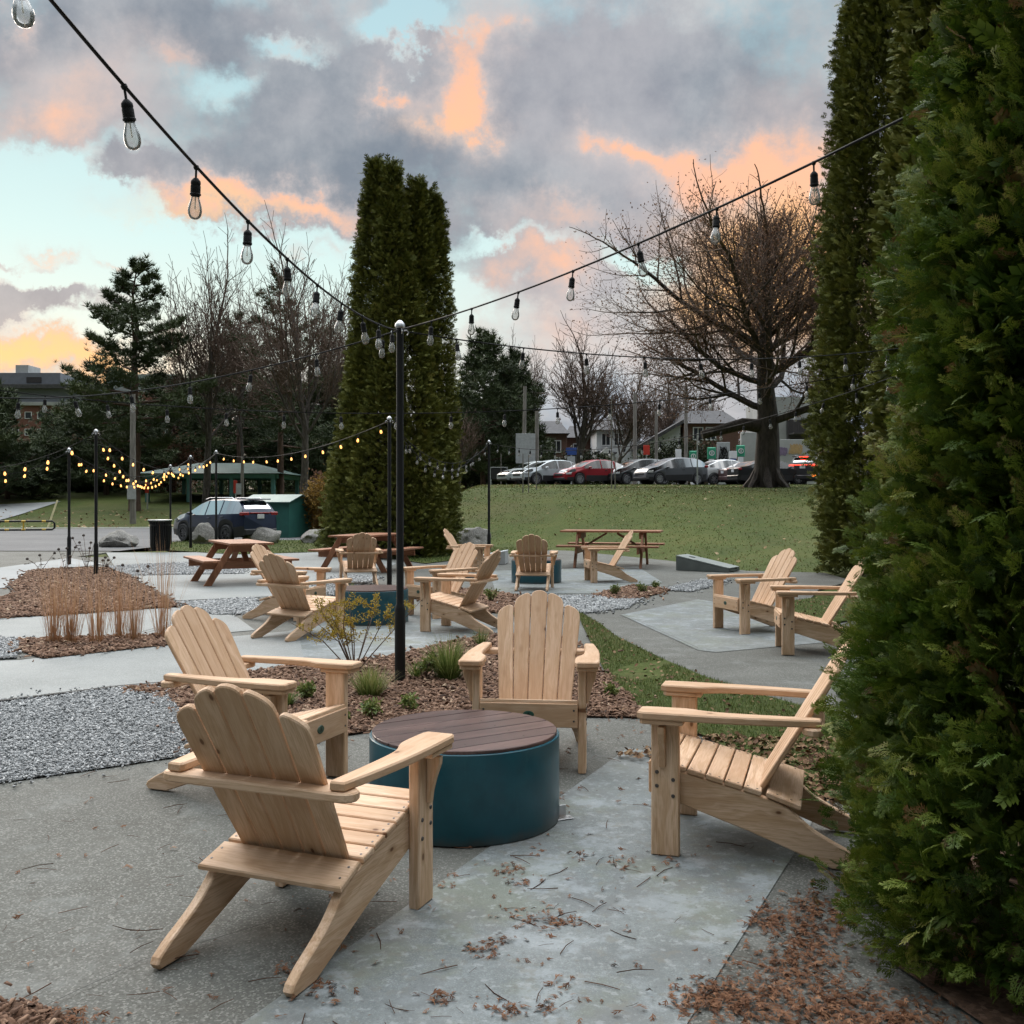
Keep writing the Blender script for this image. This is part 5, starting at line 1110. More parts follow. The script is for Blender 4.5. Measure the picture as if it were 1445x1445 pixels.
M['yellow'] = simple('yellow_reflective_band', (.55, .34, .03), .5); M['red'] = simple('red_plastic', (.55, .05, .03), .5); M['grey'] = simple('grey_panel', (.42, .44, .45), .6); M['wpole'] = bark('weathered_wood_pole', (.17, .155, .14), (.27, .25, .225), 3)
pA, pB = P(-40, 750), P(77, 749); t = empty('barrier_rail', pA, 0, 'low black and yellow pipe barrier at the left edge of the lot', 'barrier')
m = MB(); Lr = (pB - pA); Lr.z = 0; m.tube([Vector((0, 0, .06)), Lr * .97 + Vector((0, 0, .06)), Lr + Vector((0, 0, .14)), Lr + Vector((0, 0, .36)), Lr * .97 + Vector((0, 0, .46)), Vector((0, 0, .46))], .045, 8); m.build('pipe', M['black'], t, smooth=60)
for q in (.12, .42, .62, .87):
    m = MB(); p = Lr * q; u = Lr.normalized() * .09
    for z in (.06, .46): m.tube([p - u + Vector((0, 0, z)), p + u + Vector((0, 0, z))], .05, 8)
    if q in (.12, .62): m.tube([p + Vector((0, 0, .0)), p + Vector((0, 0, .46))], .035, 6)
    m.build('band', M['yellow'], t)

def gameboard(x, y, ang, col, lab):
    t = empty('game_board', (x, y, .008), ang, lab, 'game board', 'slanted bean bag boards'); Lb, wb, h0, h1 = 1.2, .6, .32, .09
    top, sd = simple(lab[:12] + '_top', col, .55, 0, .12, 3), simple(lab[:12] + '_side', tuple(c * .55 for c in col), .7, 0, .15, 3)
    m = MB(); hl = Lb / 2; fr = Matrix(((1, 0, 0, 0), (0, 0, -1, 0), (0, 1, 0, 0), (0, 0, 0, 1)))
    for s in (-1, 1): m.prism([(-hl, 0), (hl, 0), (hl, h1 - .03), (-hl, h0 - .03)], .03, Matrix.Translation((0, s * (wb / 2 - .018), 0)) @ fr, .003)
    m.box((-hl + .018, 0, (h0 - .03) / 2), (.03, wb - .07, h0 - .05)); m.box((hl - .018, 0, (h1 - .03) / 2), (.03, wb - .07, h1 - .04)); m.build('frame', sd, t)
    an = math.atan2(h0 - h1, Lb); n = 20; ring = [(-.36 + .078 * math.cos(6.2832 * k / n), .078 * math.sin(6.2832 * k / n)) for k in range(n)]
    hl2 = hl / math.cos(an); out = [(-hl2, -wb / 2), (hl2, -wb / 2), (hl2, wb / 2), (-hl2, wb / 2)]
    m = MB()
    for z in (0, -.022):
        tri = tessellate_polygon([[Vector((a, b, 0)) for a, b in out], [Vector((a, b, 0)) for a, b in ring[::-1]]]); pts = out + ring[::-1]; m.add([(a, b, z) for a, b in pts], tri)
    N0 = len(out)
    m.add([(a, b, z) for z in (0, -.022) for a, b in out], [(i, (i + 1) % 4, 4 + (i + 1) % 4, 4 + i) for i in range(4)]); m.add([(a, b, z) for z in (0, -.022) for a, b in ring], [(i, (i + 1) % n, n + (i + 1) % n, n + i) for i in range(n)])
    fr2 = Matrix.Translation((0, 0, (h0 + h1) / 2)) @ Matrix.Rotation(an, 4, 'Y'); m.v = [tuple(fr2 @ Vector(v)) for v in m.v]; m.build('top_panel', top, t); return t
gameboard(4.18, 21.9, math.atan2(-.55, .835), (.20, .225, .215), 'grey wooden bean bag board with a round hole at the foot of the lawn')
gameboard(-.72, 24.2, math.atan2(.12, -.99), (.70, .72, .74), 'white topped bean bag board beside the lawn pole')

# ------------------------------------------------------------------ posts, signs, utility poles
def post_sign(name, px, pyb, pyt, Y, parts, lab, cat='sign', rad=.035, mat_=None, group=None, lean=0):
    x = (px - CX) * Y / F; z0 = height(x, Y) - .05; h = EYE - (pyt - HY) * Y / F - z0; t = empty(name, (x, Y, z0), 0, lab, cat, group)
    m = MB(); m.tube([(0, 0, -.1), (lean * h * .5, 0, h * .5), (lean * h, 0, h)], [rad * 1.1, rad, rad * .85], 8); m.build('post', mat_ or M['steel'], t, smooth=60)
    for nm, dx_, py, w_, h_, m_ in parts:
        zc = EYE - (py - HY) * Y / F - z0; m = MB(); m.box((dx_, -rad - .03, zc), (w_, .04, h_), bev=.008); m.build(nm, m_, t)
    return t
M['green'] = simple('charger_green', (.03, .30, .17), .5); M['blue'] = simple('blue_sign', (.03, .08, .30), .5)
post_sign('utility_pole', 187.5, 733, 556, 58, [('meter_box', 0, 695, .5, .78, M['grey'])], 'weathered wooden utility pole with a grey meter box in front of the lone pine', 'utility pole', .17, M['wpole'])
post_sign('utility_pole', 342, 700, 645, 66, [('meter_box', -.2, 690, .35, .7, M['grey'])], 'short grey pole with a box in front of the pavilion', 'utility pole', .11, M['wpole'])
post_sign('utility_pole', 739, 690, 545, 66, [], 'leaning wooden utility pole left of the signboard', 'utility pole', .12, M['wpole'], lean=.012)
t = post_sign('utility_pole', 757.5, 690, 580, 65.5, [('notice_board', -.72, 633, 1.25, 1.9, M['grey'])], 'wooden post carrying a big grey notice board behind the silver cars', 'utility pole', .13, M['wpole'])
post_sign('utility_pole', 896, 680, 555, 70, [], 'grey wooden utility pole behind the charcoal hatchback', 'utility pole', .13, M['wpole'])
post_sign('utility_pole', 968, 680, 545, 74, [], 'tan wooden utility pole left of the charging posts', 'utility pole', .13, M['wpole'])
post_sign('utility_pole', 926, 680, 580, 76, [], 'dark grey utility pole behind the grey hatchback', 'utility pole', .12, M['wpole'])
post_sign('sign_post', 984, 682, 612, 55.2, [('sign_plate', 0, 616, .06, .35, M['grey'])], 'thin steel sign post at the rear of the grey hatchback', 'sign', .035)
post_sign('red_sign', 912, 668, 632, 66, [('sign_plate', 0, 635, .42, .62, M['red'])], 'red sign plate on a post behind the charcoal hatchback', 'sign', .04)
post_sign('blue_sign', 806, 680, 634, 72, [('sign_plate', 0, 637, .75, .5, M['blue']), ('lower_plate', 0, 651, .55, .7, M['grey'])], 'blue sign on a post behind the silver cars', 'sign', .05)
post_sign('marker_post', 208, 701, 682, 67, [('red_panel', 0, 688, .26, .72, M['red'])], 'red marker panel right of the pine trunk', 'marker', .05)
post_sign('marker_post', 332.5, 700, 680, 67, [('red_panel', 0, 687, .24, .85, M['red'])], 'red marker panel in front of the pavilion', 'marker', .05)
def charger(px, Y, top, lab):
    x = (px - CX) * Y / F; z0 = height(x, Y); h = EYE - (top - HY) * Y / F - z0; t = empty('charging_post', (x, Y, z0), 0, lab, 'charging post', 'green and white charging posts')
    m = MB(); m.box((0, 0, (h - .80) / 2), (.34, .24, h - .80), bev=.03); m.build('pedestal', M['white'], t); m = MB(); m.box((0, 0, h - .40), (.56, .26, .78), bev=.06); hd = m.build('sign_head', M['green'], t)
    m = MB(); m.lathe([(.13, .02), (.18, .02), (.18, -.02), (.13, -.02)], (0, -.15, h - .40), 20, axis='y', close=True); m.box((0, -.15, h - .40), (.06, .03, .2)); m.build('emblem', M['white'], hd)
charger(1004, 69, 631, 'charging post with green head right of the hatchback'); charger(1045, 69, 628, 'charging post with green head just left of the oak trunk'); charger(978, 74, 636, 'smaller charging post half hidden behind the hatchback roof')
post_sign('pale_meter', 957, 680, 634, 72, [('white_panel', 0, 645, .42, 1.1, M['white'])], 'white parking panel above the grey hatchback', 'sign', .05)
post_sign('pale_meter', 1034, 672, 638, 66, [('white_panel', 0, 642, .5, .5, M['white']), ('blue_panel', 0, 650, .4, .3, M['blue'])], 'white and blue meter between the two tall charging posts', 'sign', .05)
post_sign('traffic_delineator', 1101, 672, 653, 61.5, [('orange_band', 0, 657, .2, .3, M['red'])], 'short orange and white post beside the braking car', 'post', .08, M['white'])
for px, b, tp, Y, lab in [(738, 692, 640, 43.5, 'left stake of a thin pair left of the white sedan'), (746, 692, 642, 43.5, 'right stake of a thin pair left of the white sedan'), (757, 690, 645, 44.5, 'lone thin stake in front of the silver wagon'), (863, 684, 560, 44.6, 'tall thin stake in front of the red sedan'), (868, 686, 645, 44, 'short thin stake in front of the charcoal hatchback'), (636, 696, 678, 41, 'short thin stake beside the cedar spires'), (640, 697, 679, 41, 'second short thin stake beside the cedar spires'), (707, 690, 640, 62, 'thin steel post left of the silver cars')]:
    post_sign('garden_stake', px, b, tp, Y, [], lab, 'stake', .022, M['wpole'], 'thin stakes on the lawn crest')
x = (704 - CX) * 64 / F; t = empty('utility_trailer', (x, 64, height(x, 64)), 0, 'small dark equipment cart left of the parked cars', 'cart'); m = MB(); m.box((0, 0, .75), (1.0, .9, .75), bev=.05); m.build('box', M['plastic'], t)
m = MB(); m.box((0, 0, 1.16), (1.1, .95, .05)); m.tube([(-.5, -.4, 1.15), (-.5, -.4, 0)], .05, 6); m.tube([(.5, -.4, 1.15), (.5, -.4, 0)], .05, 6); m.build('stand', M['grey'], t)
p = G(66, 744); m = MB(); q = A(81, 706, p.y + 1); m.tube([p - Vector((0, 0, .2)), q], [.06, .05], 6); o = m.build('guy_wire_guard', simple('yellowish_guard', (.45, .40, .22), .6), smooth=60); tag(o, 'slanting pale yellow guy wire guard on the grass berm', 'guy wire')

# ------------------------------------------------------------------ buildings
M['brick'] = None
def brickmat(name, c1, c2, mort, sc=1.0):
    m, t_, b = mat(name); oc = t_.node('ShaderNodeTexCoord').outputs['Object']; s = t_.sep(oc); n = t_.node('ShaderNodeTexBrick'); t_.put(n.inputs['Vector'], t_.comb(t_.m('ADD', s[0], s[1]), s[2], 0)); n.inputs['Scale'].default_value = 4.0 * sc
    t_.put(n.inputs['Color1'], c1); t_.put(n.inputs['Color2'], c2); t_.put(n.inputs['Mortar'], mort); n.inputs['Mortar Size'].default_value = .012
    big = t_.noise(oc, .3, 5); t_.put(b.inputs['Base Color'], t_.mix(t_.m('MULTIPLY', t_.ss(big, .4, .7), .3), n.outputs[0], tuple(x * .6 for x in c1))); b.inputs['Roughness'].default_value = .9; return m
M['brick'] = brickmat('red_brick', (.20, .075, .055), (.25, .10, .07), (.25, .2, .18)); M['brick2'] = brickmat('brown_brick', (.15, .075, .055), (.18, .095, .07), (.2, .17, .15))
M['siding'] = simple('white_siding', (.66, .68, .70), .7, 0, .06, 1); M['shingle'] = simple('dark_shingles', (.085, .083, .088), .9, 0, .2, 3); M['pane'] = simple('window_pane', (.035, .042, .05), .06, 0, .2, 1, spec=.8); M['greyclad'] = simple('grey_cladding', (.20, .215, .245), .7, 0, .1, 1); M['conc'] = simple('pale_concrete_wall', (.42, .43, .42), .85, 0, .14, .6); M['dkmetal'] = simple('dark_balcony_steel', (.05, .045, .045), .7); M['tealp'] = simple('teal_post_paint', (.11, .27, .26), .6); M['greenroof'] = simple('green_roof_sheet', (.065, .115, .10), .6, 0, .15, 1); M['paleroof'] = simple('pale_teal_cladding', (.33, .40, .40), .7, 0, .1, .5)
M['lit'] = simple('lit_porch_lamp', (.9, .7, .4), .5, emit=(1, .72, .35, 2.2))
def window(t, c, w_, h_, nrm='y', frame=None, bars=1):
    """framed window proud of a wall facing -y"""
    m = MB(); x, y, z = c; f = .09
    for s in (-1, 1): m.box((x + s * (w_ / 2), y - .03, z), (f, .09, h_ + f), bev=.005); m.box((x, y - .032, z + s * (h_ / 2)), (w_ - f - .004, .085, f), bev=.005)
    for k in range(bars): m.box((x - w_ / 2 + w_ * (k + 1) / (bars + 1), y - .034, z), (.06, .06, h_ - f - .004), bev=.004)
    o = m.build('window', frame or M['white'], t); m = MB(); m.box((x, y - .012, z), (w_ - f, .02, h_ - f)); m.build('pane', M['pane'], o); return o
def px_box(t, x0, x1, y0, y1, Y, dep, name, m_, base=None):
    """wall block covering the photo rectangle at distance Y, relative to the empty t"""
    a, b = A(x0, y1, Y), A(x1, y0, Y); o = t.location; mb = MB(); z0 = a.z if base is None else base
    mb.box(((a.x + b.x) / 2 - o.x, Y + dep / 2 - o.y, (z0 + b.z) / 2 - o.z), (b.x - a.x, dep, b.z - z0), bev=.02); return mb.build(name, m_, t)
# brick campus block at far left
Y = 150; t = empty('brick_building', ((60 - CX) * Y / F, Y, 2.0), 0, 'red brick institutional block with grey upper storeys at far left', 'building')
px_box(t, -140, 262, 572, 720, Y, 22, 'wall', M['brick'], 0); px_box(t, -140, 158, 548, 567, Y + .5, 20, 'upper_storey', M['greyclad']); px_box(t, -140, 158, 567, 572, Y - .3, 20, 'pale_band', M['conc']); px_box(t, -140, 85, 526, 542, Y + 3, 16, 'penthouse', M['greyclad']); px_box(t, -140, 130, 542, 548, Y - .2, 19, 'roof_edge', M['shingle']); px_box(t, 22, 40, 515, 526, Y + 5, 4, 'roof_box', M['conc']); px_box(t, 150, 245, 528, 553, Y + 2, 12, 'pale_wing', M['paleroof']); px_box(t, 160, 250, 553, 577, Y + 1, 12, 'brick_wing', M['brick'])
o_ = t.location
for row in (586, 610, 634):
    for x in range(-40, 250, 18): p = A(x + 8, row, Y); window(t, (p.x - o_.x, p.y - o_.y, p.z - o_.z), .95, .95, bars=0)
p = A(48, 536, Y + 3); m = MB(); m.box((p.x - o_.x, 3 - .05, p.z - o_.z), (2.2, .1, .8)); m.build('louvre', M['dkmetal'], t)
# white two-storey house
Y = 96; t = empty('white_house', ((872 - CX) * Y / F, Y, height(9.9, Y)), 0, 'white sided two storey house with a small lit porch behind the hedge', 'house'); o_ = t.location; zg = o_.z
px_box(t, 842, 904, 606, 640, Y, 8, 'wall', M['siding'], zg)
m = MB(); a, b = A(836, 606, Y), A(910, 606, Y); zt = A(870, 592, Y + 4).z
m.add([(a.x - o_.x, -.4, a.z - zg - .06), (b.x - o_.x, -.4, a.z - zg - .06), (b.x - o_.x, 8.4, a.z - zg - .06), (a.x - o_.x, 8.4, a.z - zg - .06), (a.x - o_.x, 4, zt - zg), (b.x - o_.x, 4, zt - zg)], [(0, 1, 5, 4), (2, 3, 4, 5), (0, 4, 3), (1, 2, 5), (0, 3, 2, 1)]); m.build('roof', M['shingle'], t)
for x in (855, 872.5): p = A(x, 620, Y); window(t, (p.x - o_.x, 0, p.z - zg), .8, 1.15, bars=1)
m = MB(); a, b = A(838, 640, Y), A(868, 640, Y); m.box(((a.x + b.x) / 2 - o_.x, -.9, a.z - zg), (b.x - a.x, 1.8, .14)); m.build('porch_roof', M['shingle'], t)
p = A(856, 640, Y - 2); m = MB(); m.prism([(-.65, 0), (.65, 0), (0, .62)], .5, Matrix.Translation((p.x - o_.x, -2, p.z - zg)) @ Matrix.Rotation(R(90), 4, 'X'), .01); m.build('porch_gable', M['white'], t)
m = MB()
for dx_ in (-.55, .55): m.box((p.x - o_.x + dx_, -2, (p.z - zg) / 2), (.12, .12, p.z - zg), bev=.01)
m.build('porch_post', M['white'], t); window(t, (p.x - o_.x - .8, 0, 1.6), 1.0, 1.5, bars=1)
m = MB(); m.box((p.x - o_.x + .3, -.06, 1.05), (.85, .06, 2.05)); m.build('door', M['dkmetal'], t); m = MB(); m.lathe([(0, .1), (.1, .05), (.1, -.05), (0, -.1)], (p.x - o_.x + .85, -.25, 2.1), 10); m.build('porch_lamp', M['lit'], t)
t2 = empty('white_annex', ((928 - CX) * 92 / F, 92, height(13, 92)), 0, 'white wing with a long sloping roof right of the white house', 'house'); o_ = t2.location
m = MB(); q = [A(x, y, 92) for x, y in ((903, 690), (960, 690), (960, 600), (903, 632))]; m.add([(p_.x - o_.x, 0, max(0, p_.z - o_.z)) for p_ in q] + [(p_.x - o_.x, 7, max(0, p_.z - o_.z)) for p_ in q], [(0, 1, 2, 3), (4, 5, 6, 7), (0, 4, 7, 3), (1, 5, 6, 2), (0, 1, 5, 4)]); m.build('wall', M['siding'], t2)
m = MB(); q = [A(x, y, 92) for x, y in ((898, 636), (964, 597), (964, 592), (898, 630))]; m.add([(p_.x - o_.x, -.5, p_.z - o_.z) for p_ in q] + [(p_.x - o_.x, 7.4, p_.z - o_.z) for p_ in q], [(0, 1, 2, 3), (4, 5, 6, 7), (0, 1, 5, 4), (3, 2, 6, 7), (0, 4, 7, 3), (1, 5, 6, 2)]); m.build('roof', M['shingle'], t2)
# brick houses behind the silver cars
for x0, x1, top, Y, lab, wins in [(730, 800, 612, 98, 'dark brick house with white windows behind the silver cars', [(770, 630), (785, 630), (768, 654), (784, 654)]), (800, 840, 618, 104, 'dark brick house left of the white house, mostly hidden by branches', [(815, 634)]), (964, 1042, 598, 92, 'brown brick building behind the charging posts', [(985, 612), (1003, 612)])]:
    cx_ = (x0 + x1) / 2; t = empty('brick_house', ((cx_ - CX) * Y / F, Y, height((cx_ - CX) * Y / F, Y)), 0, lab, 'house'); o_ = t.location
    px_box(t, x0, x1, top, 690, Y, 8, 'wall', M['brick2'], o_.z)
    m = MB(); a, b = A(x0 - 4, top, Y), A(x1 + 4, top, Y); m.add([(a.x - o_.x, -.4, a.z - o_.z + .02), (b.x - o_.x, -.4, a.z - o_.z + .02), (b.x - o_.x, 8.4, a.z - o_.z + .02), (a.x - o_.x, 8.4, a.z - o_.z + .02), (a.x - o_.x + .8, 4, a.z - o_.z + 1.5), (b.x - o_.x - .8, 4, a.z - o_.z + 1.5)], [(0, 1, 5, 4), (2, 3, 4, 5), (0, 4, 3), (1, 2, 5), (0, 3, 2, 1)]); m.build('roof', M['shingle'], t)
    for x, y in wins: p = A(x, y, Y); window(t, (p.x - o_.x, 0, p.z - o_.z), .85, 1.1, bars=1)
# concrete building with graffiti wall and steel balcony
Y = 84; t = empty('concrete_building', ((1110 - CX) * Y / F, Y, height(22, Y)), 0, 'grey concrete building with a dark steel balcony behind the oak', 'building'); o_ = t.location
px_box(t, 1090, 1150, 560, 690, Y + 4, 10, 'wall', M['conc'], o_.z); px_box(t, 1112, 1150, 592, 622, Y + 3.4, .5, 'dark_panel', M['dkmetal'])
m = MB(); a, b = A(1117, 612, Y + 2.6), A(1144, 612, Y + 2.6); m.box(((a.x + b.x) / 2 - o_.x, 2.6, a.z - o_.z), (b.x - a.x, 1.6, .12))
for k in range(9): m.box((a.x - o_.x + (b.x - a.x) * k / 8, 1.85, a.z - o_.z + .55), (.05, .05, 1.0))
m.box(((a.x + b.x) / 2 - o_.x, 1.85, a.z - o_.z + 1.06), (b.x - a.x, .06, .06)); m.build('balcony', M['dkmetal'], t)
t = empty('graffiti_wall', ((1118 - CX) * 80 / F, 80, height(21.9, 80)), 0, 'low white concrete wall with yellow and purple graffiti behind the braking car', 'wall'); o_ = t.location
px_box(t, 1092, 1152, 620, 690, 80, .35, 'wall_face', M['conc'], o_.z)
def scrawl(t, cx_, cy_, w_, h_, Y, m_, seed, n=14, rad=.035):
    rr = random.Random(seed); m = MB()
    for k in range(3):
        pts = []
        for i in range(n):
            a = i * 1.9 + k; pts.append(A(cx_ + w_ * (.5 * (i / (n - 1) * 2 - 1)) + 2.2 * math.cos(a * 2), cy_ + h_ * .5 * math.sin(a) + rr.uniform(-1, 1), Y))
        pts = catmull([(p.x - t.location.x, p.z - t.location.z) for p in pts], 4); m.tube([(a, Y - t.location.y, b) for a, b in pts], rad, 4, cap=False)
    m.v = [(x, Y - t.location.y - .01 + (y - (Y - t.location.y)) * .25, z) for x, y, z in m.v]; return m.build('graffiti', m_, t)
scrawl(t, 1123, 634, 17, 14, 79.985, simple('ochre_spray', (.50, .34, .16), .8), 1); scrawl(t, 1104, 637, 12, 12, 79.985, simple('purple_spray', (.22, .17, .26), .8), 2)
t = empty('door_panel', ((1021 - CX) * 78 / F, 78, height(16, 78)), 0, 'grey steel panel with a black scribble beside the charging post', 'panel'); px_box(t, 1012, 1030, 624, 690, 78, .2, 'sheet', M['grey'], t.location.z); scrawl(t, 1021, 640, 11, 20, 77.985, M['black'], 4, 9, .025)
t = empty('concrete_wall', ((1056 - CX) * 81 / F, 81, height(18.7, 81)), 0, 'plain pale concrete wall between the panel and the oak trunk', 'wall'); px_box(t, 1046, 1092, 610, 690, 81, .4, 'wall_face', M['conc'], t.location.z)
# open pavilion
Y = 71; xl, xr = (205 - CX) * Y / F, (388 - CX) * Y / F; t = empty('park_pavilion', ((xl + xr) / 2, Y + 4, height(-21, Y)), 0, 'open picnic pavilion with teal posts and a green hipped roof', 'pavilion'); hw = (xr - xl) / 2; zE = EYE - (668 - HY) * Y / F - t.location.z
m = MB(); e = .5; m.add([(-hw - e, -4 - e, zE), (hw + e, -4 - e, zE), (hw + e, 4 + e, zE), (-hw - e, 4 + e, zE), (-hw * .45, 0, zE + .85), (hw * .45, 0, zE + .85)], [(0, 1, 5, 4), (2, 3, 4, 5), (0, 4, 3), (1, 2, 5), (0, 3, 2, 1)]); m.build('roof', M['greenroof'], t)
m = MB()
for s in (-1, 1): m.box((0, s * 4, zE - .19), (2 * hw, .18, .3)); m.box((s * hw, 0, zE - .192), (.18, 7.7, .3))
m.build('beam', M['tealp'], t)
for x in (-.97, -.33, .33, .97):
    for y in (-3.95, 3.95): m = MB(); m.box((x * hw, y, (zE - .34) / 2), (.26, .26, zE - .34), bev=.01); m.build('post', M['tealp'], t)
# ------------------------------------------------------------------ planting
BLADE_V = np.array([(0, -.5, 0), (0, .5, 0), (.35, -.42, 0), (.35, .42, 0), (.72, -.26, -.05), (.72, .26, -.05), (1, 0, -.16)]); BLADE_F = [np.array([[0, 1, 3, 2], [2, 3, 5, 4]]), np.array([[4, 5, 6]])]
def clump(name, lab, px, py, hgt, n, spread, width, material, seed, lean=.35, cat='grass', group=None, droop=1.0, tmu=.5, rr_=.05):
    r_ = np.random.default_rng(seed); c = P(px, py); t = empty(name, (c.x, c.y, .02), r_.uniform(0, 6), lab, cat, group)
    a = r_.uniform(0, 6.28, n); l = np.abs(r_.normal(0, lean, n)); d = np.stack([np.cos(a) * l, np.sin(a) * l, np.ones(n)], 1); L = hgt * r_.uniform(.45, 1.08, n)
    fr = frames(d, None, None, up=(0, 0, 1)); fr = np.stack([fr[:, :, 0] * L[:, None], fr[:, :, 1] * width, fr[:, :, 2] * -L[:, None] * -droop], 2)
    tv = BLADE_V.copy(); tv[:, 2] *= 1.0
    pos = np.stack([np.cos(a) * r_.uniform(0, spread, n), np.sin(a) * r_.uniform(0, spread, n), np.zeros(n)], 1)
    scatter('blades', tv, BLADE_F, fr, pos, np.clip(r_.normal(tmu, .2, n), 0, 1), material, t, np.array([-.25, -.25, 0, 0, .15, .15, .2])); return t
for i, (px, py, h, n) in enumerate([(77, 909, .95, 150), (101, 911, .92, 170), (138, 910, .95, 120), (169, 903, .85, 130), (189, 907, .80, 140), (228, 903, 1.2, 110)]):
    clump('tan_grass', ['leftmost tan grass tuft in the narrow mulch strip', 'dense tan grass tuft, second from the left in the mulch strip', 'thin tan grass tuft, third from the left in the mulch strip', 'pinkish tan grass tuft, fourth from the left in the mulch strip', 'short tan grass tuft, fifth from the left in the mulch strip', 'tall thin tan grass tuft at the right end of the mulch strip'][i], px, py, h, int(n * .62), .10, .0055, M['tanblade'], 100 + i, .17, 'ornamental grass', 'tan grasses in the mulch strip', .3, .6)
for i, (px, py, h, n, lab, tm) in enumerate([(633, 962, .40, 520, 'large bright green grass clump right of the central pole', .4), (523, 985, .25, 420, 'pale drooping grass clump left of the central pole', .62), (588, 960, .20, 70, 'small strappy green plant at the foot of the central pole', .3), (678, 914, .20, 120, 'small green grass tuft behind the large clump', .35), (405, 1000, .14, 160, 'small dark green tuft beside the left foreground chair', .2), (497, 838, .18, 120, 'green tuft at the base of the thin pole', .4), (555, 845, .15, 80, 'low green tuft behind the middle fire pit', .4)]):
    clump('green_grass', lab, px, py, h, n, .10 if n > 200 else .05, .007, M['clump'], 120 + i, .55, 'ornamental grass', None, 1.0, tm)
def leafy(name, lab, px, py, h, n, material, seed, stems=7, wide=.6, leaf=.03, cat='plant', group=None, lo=.25):
    r_ = np.random.default_rng(seed); c = P(px, py); t = empty(name, (c.x, c.y, .01), 0, lab, cat, group); m = MB(); P_ = []
    for k in range(stems):
        a = r_.uniform(0, 6.28); q = r_.uniform(.25, 1) * wide * h; tip = Vector((math.cos(a) * q, math.sin(a) * q, h * r_.uniform(.65, 1.05))); mid = tip * .5 + Vector((r_.normal(0, .02), r_.normal(0, .02), h * .06)); pts = [Vector((0, 0, -.02)), mid, tip]; m.tube(pts, [.006, .004, .0015], 4, cap=False)
        for b in range(5):
            s = r_.uniform(.35, .95); p = pts[1].lerp(tip, s * 2 - 1) if s > .5 else pts[0].lerp(mid, s * 2); e = p + Vector((r_.normal(0, .13), r_.normal(0, .13), r_.uniform(.02, .16))) * h * 1.1; m.tube([p, e], [.003, .001], 3, cap=False)
            for j in range(n // (stems * 5)): q2 = r_.uniform(.15, 1.05); P_.append(tuple(p.lerp(e, q2) + Vector((r_.normal(0, .012), r_.normal(0, .012), r_.normal(0, .012)))))
    m.build('stems', M['twig'], t, fix=False); P_ = np.array(P_); P_ = P_[P_[:, 2] > h * lo * .5]; k = len(P_)
    tv = np.array([(0, 0, 0), (.5, -.24, .06), (1, 0, -.03), (.5, .24, .06)]); fr = frames(r_.normal(0, 1, (k, 3)) + np.array([0, 0, .2]), r_.uniform(0, 6.28, k), leaf * r_.uniform(.6, 1.3, k))
    scatter('leaves', tv, [np.array([[0, 1, 2, 3]])], fr, P_, np.clip(r_.normal(.5, .22, k), 0, 1), material, t); return t
leafy('yellow_shrub', 'airy yellow leaved shrub in front of the middle fire pit', 500, 950,   .74, 3300, M['yellowleaf'], 131, 13, .85, .023, 'shrub', None, .5)
for i, (px, py, h, lab) in enumerate([(520, 1016, .12, 'low green weed in front of the pale grass clump'), (598, 962, .22, 'small leafy green plant right beside the central pole'), (578, 1005, .10, 'small green weed behind the near fire pit'), (694, 852, .20, 'small round green plant in the mulch behind the side view chair'), (866, 842, .16, 'small green plant in the mulch island, left one'), (905, 838, .15, 'small green plant in the mulch island, right one'), (430, 990, .12, 'low green plant in the mulch by the left chair arm'), (925, 832, .10, 'tiny plant at the right tip of the mulch island'), (862, 985, .07, 'small green weed by the front chair in the mulch edge'), (480, 1022, .08, 'tiny green weed near the left chair leg')]):
    leafy('green_plant', lab, px, py, h, 240, M['clump'], 140 + i, 8, .6, .04, 'plant', 'small green plants in the mulch', .1)
def coneflower(px, py, h, seed, lab, n=4):
    r_ = np.random.default_rng(seed); c = P(px, py); t = empty('dried_flower', (c.x, c.y, 0), 0, lab, 'dried flower', 'dried seed heads in the left bed'); m = MB(); hds = []
    for k in range(n):
        a = r_.uniform(0, 6.28); q = r_.uniform(.05, .3); tip = Vector((math.cos(a) * q, math.sin(a) * q, h * r_.uniform(.6, 1.0))); m.tube([(0, 0, 0), tip * .5 + Vector((.01, 0, .03)), tip], [.006, .005, .004], 4); hd = MB(); hds.append(hd); hd.lathe([(0, .03), (.022, .02), (.034, 0), (.028, -.018), (0, -.028)], tip, 8)
        for j in range(4): p = tip * r_.uniform(.2, .8); e = p + Vector((r_.normal(0, .06), r_.normal(0, .06), -.02)); hd.add([p, e + Vector((.015, .01, .02)), e, e + Vector((-.01, .015, 0))], [(0, 1, 2, 3)])
    m.build('stems', M['twig'], t, fix=False); [hd.build('seed_head', M['barkdark'], t, fix=False) for hd in hds]
for i, (px, py, h, n, lab) in enumerate([(58, 806, .42, 3, 'dried flower stalks at the left end of the mulch bed'), (92, 808, .55, 4, 'dried flower stalks in front of the thinner left pole'), (122, 804, .75, 6, 'tallest dried flower stalks between the two left poles'), (143, 810, .45, 4, 'dried flower stalks right of the taller left pole'), (168, 818, .42, 3, 'dried flower stalks near the right corner of the mulch bed'), (195, 828, .35, 2, 'sparse dried flower stalks on the right edge of the mulch bed')]): coneflower(px, py, h, 150 + i, lab, n)

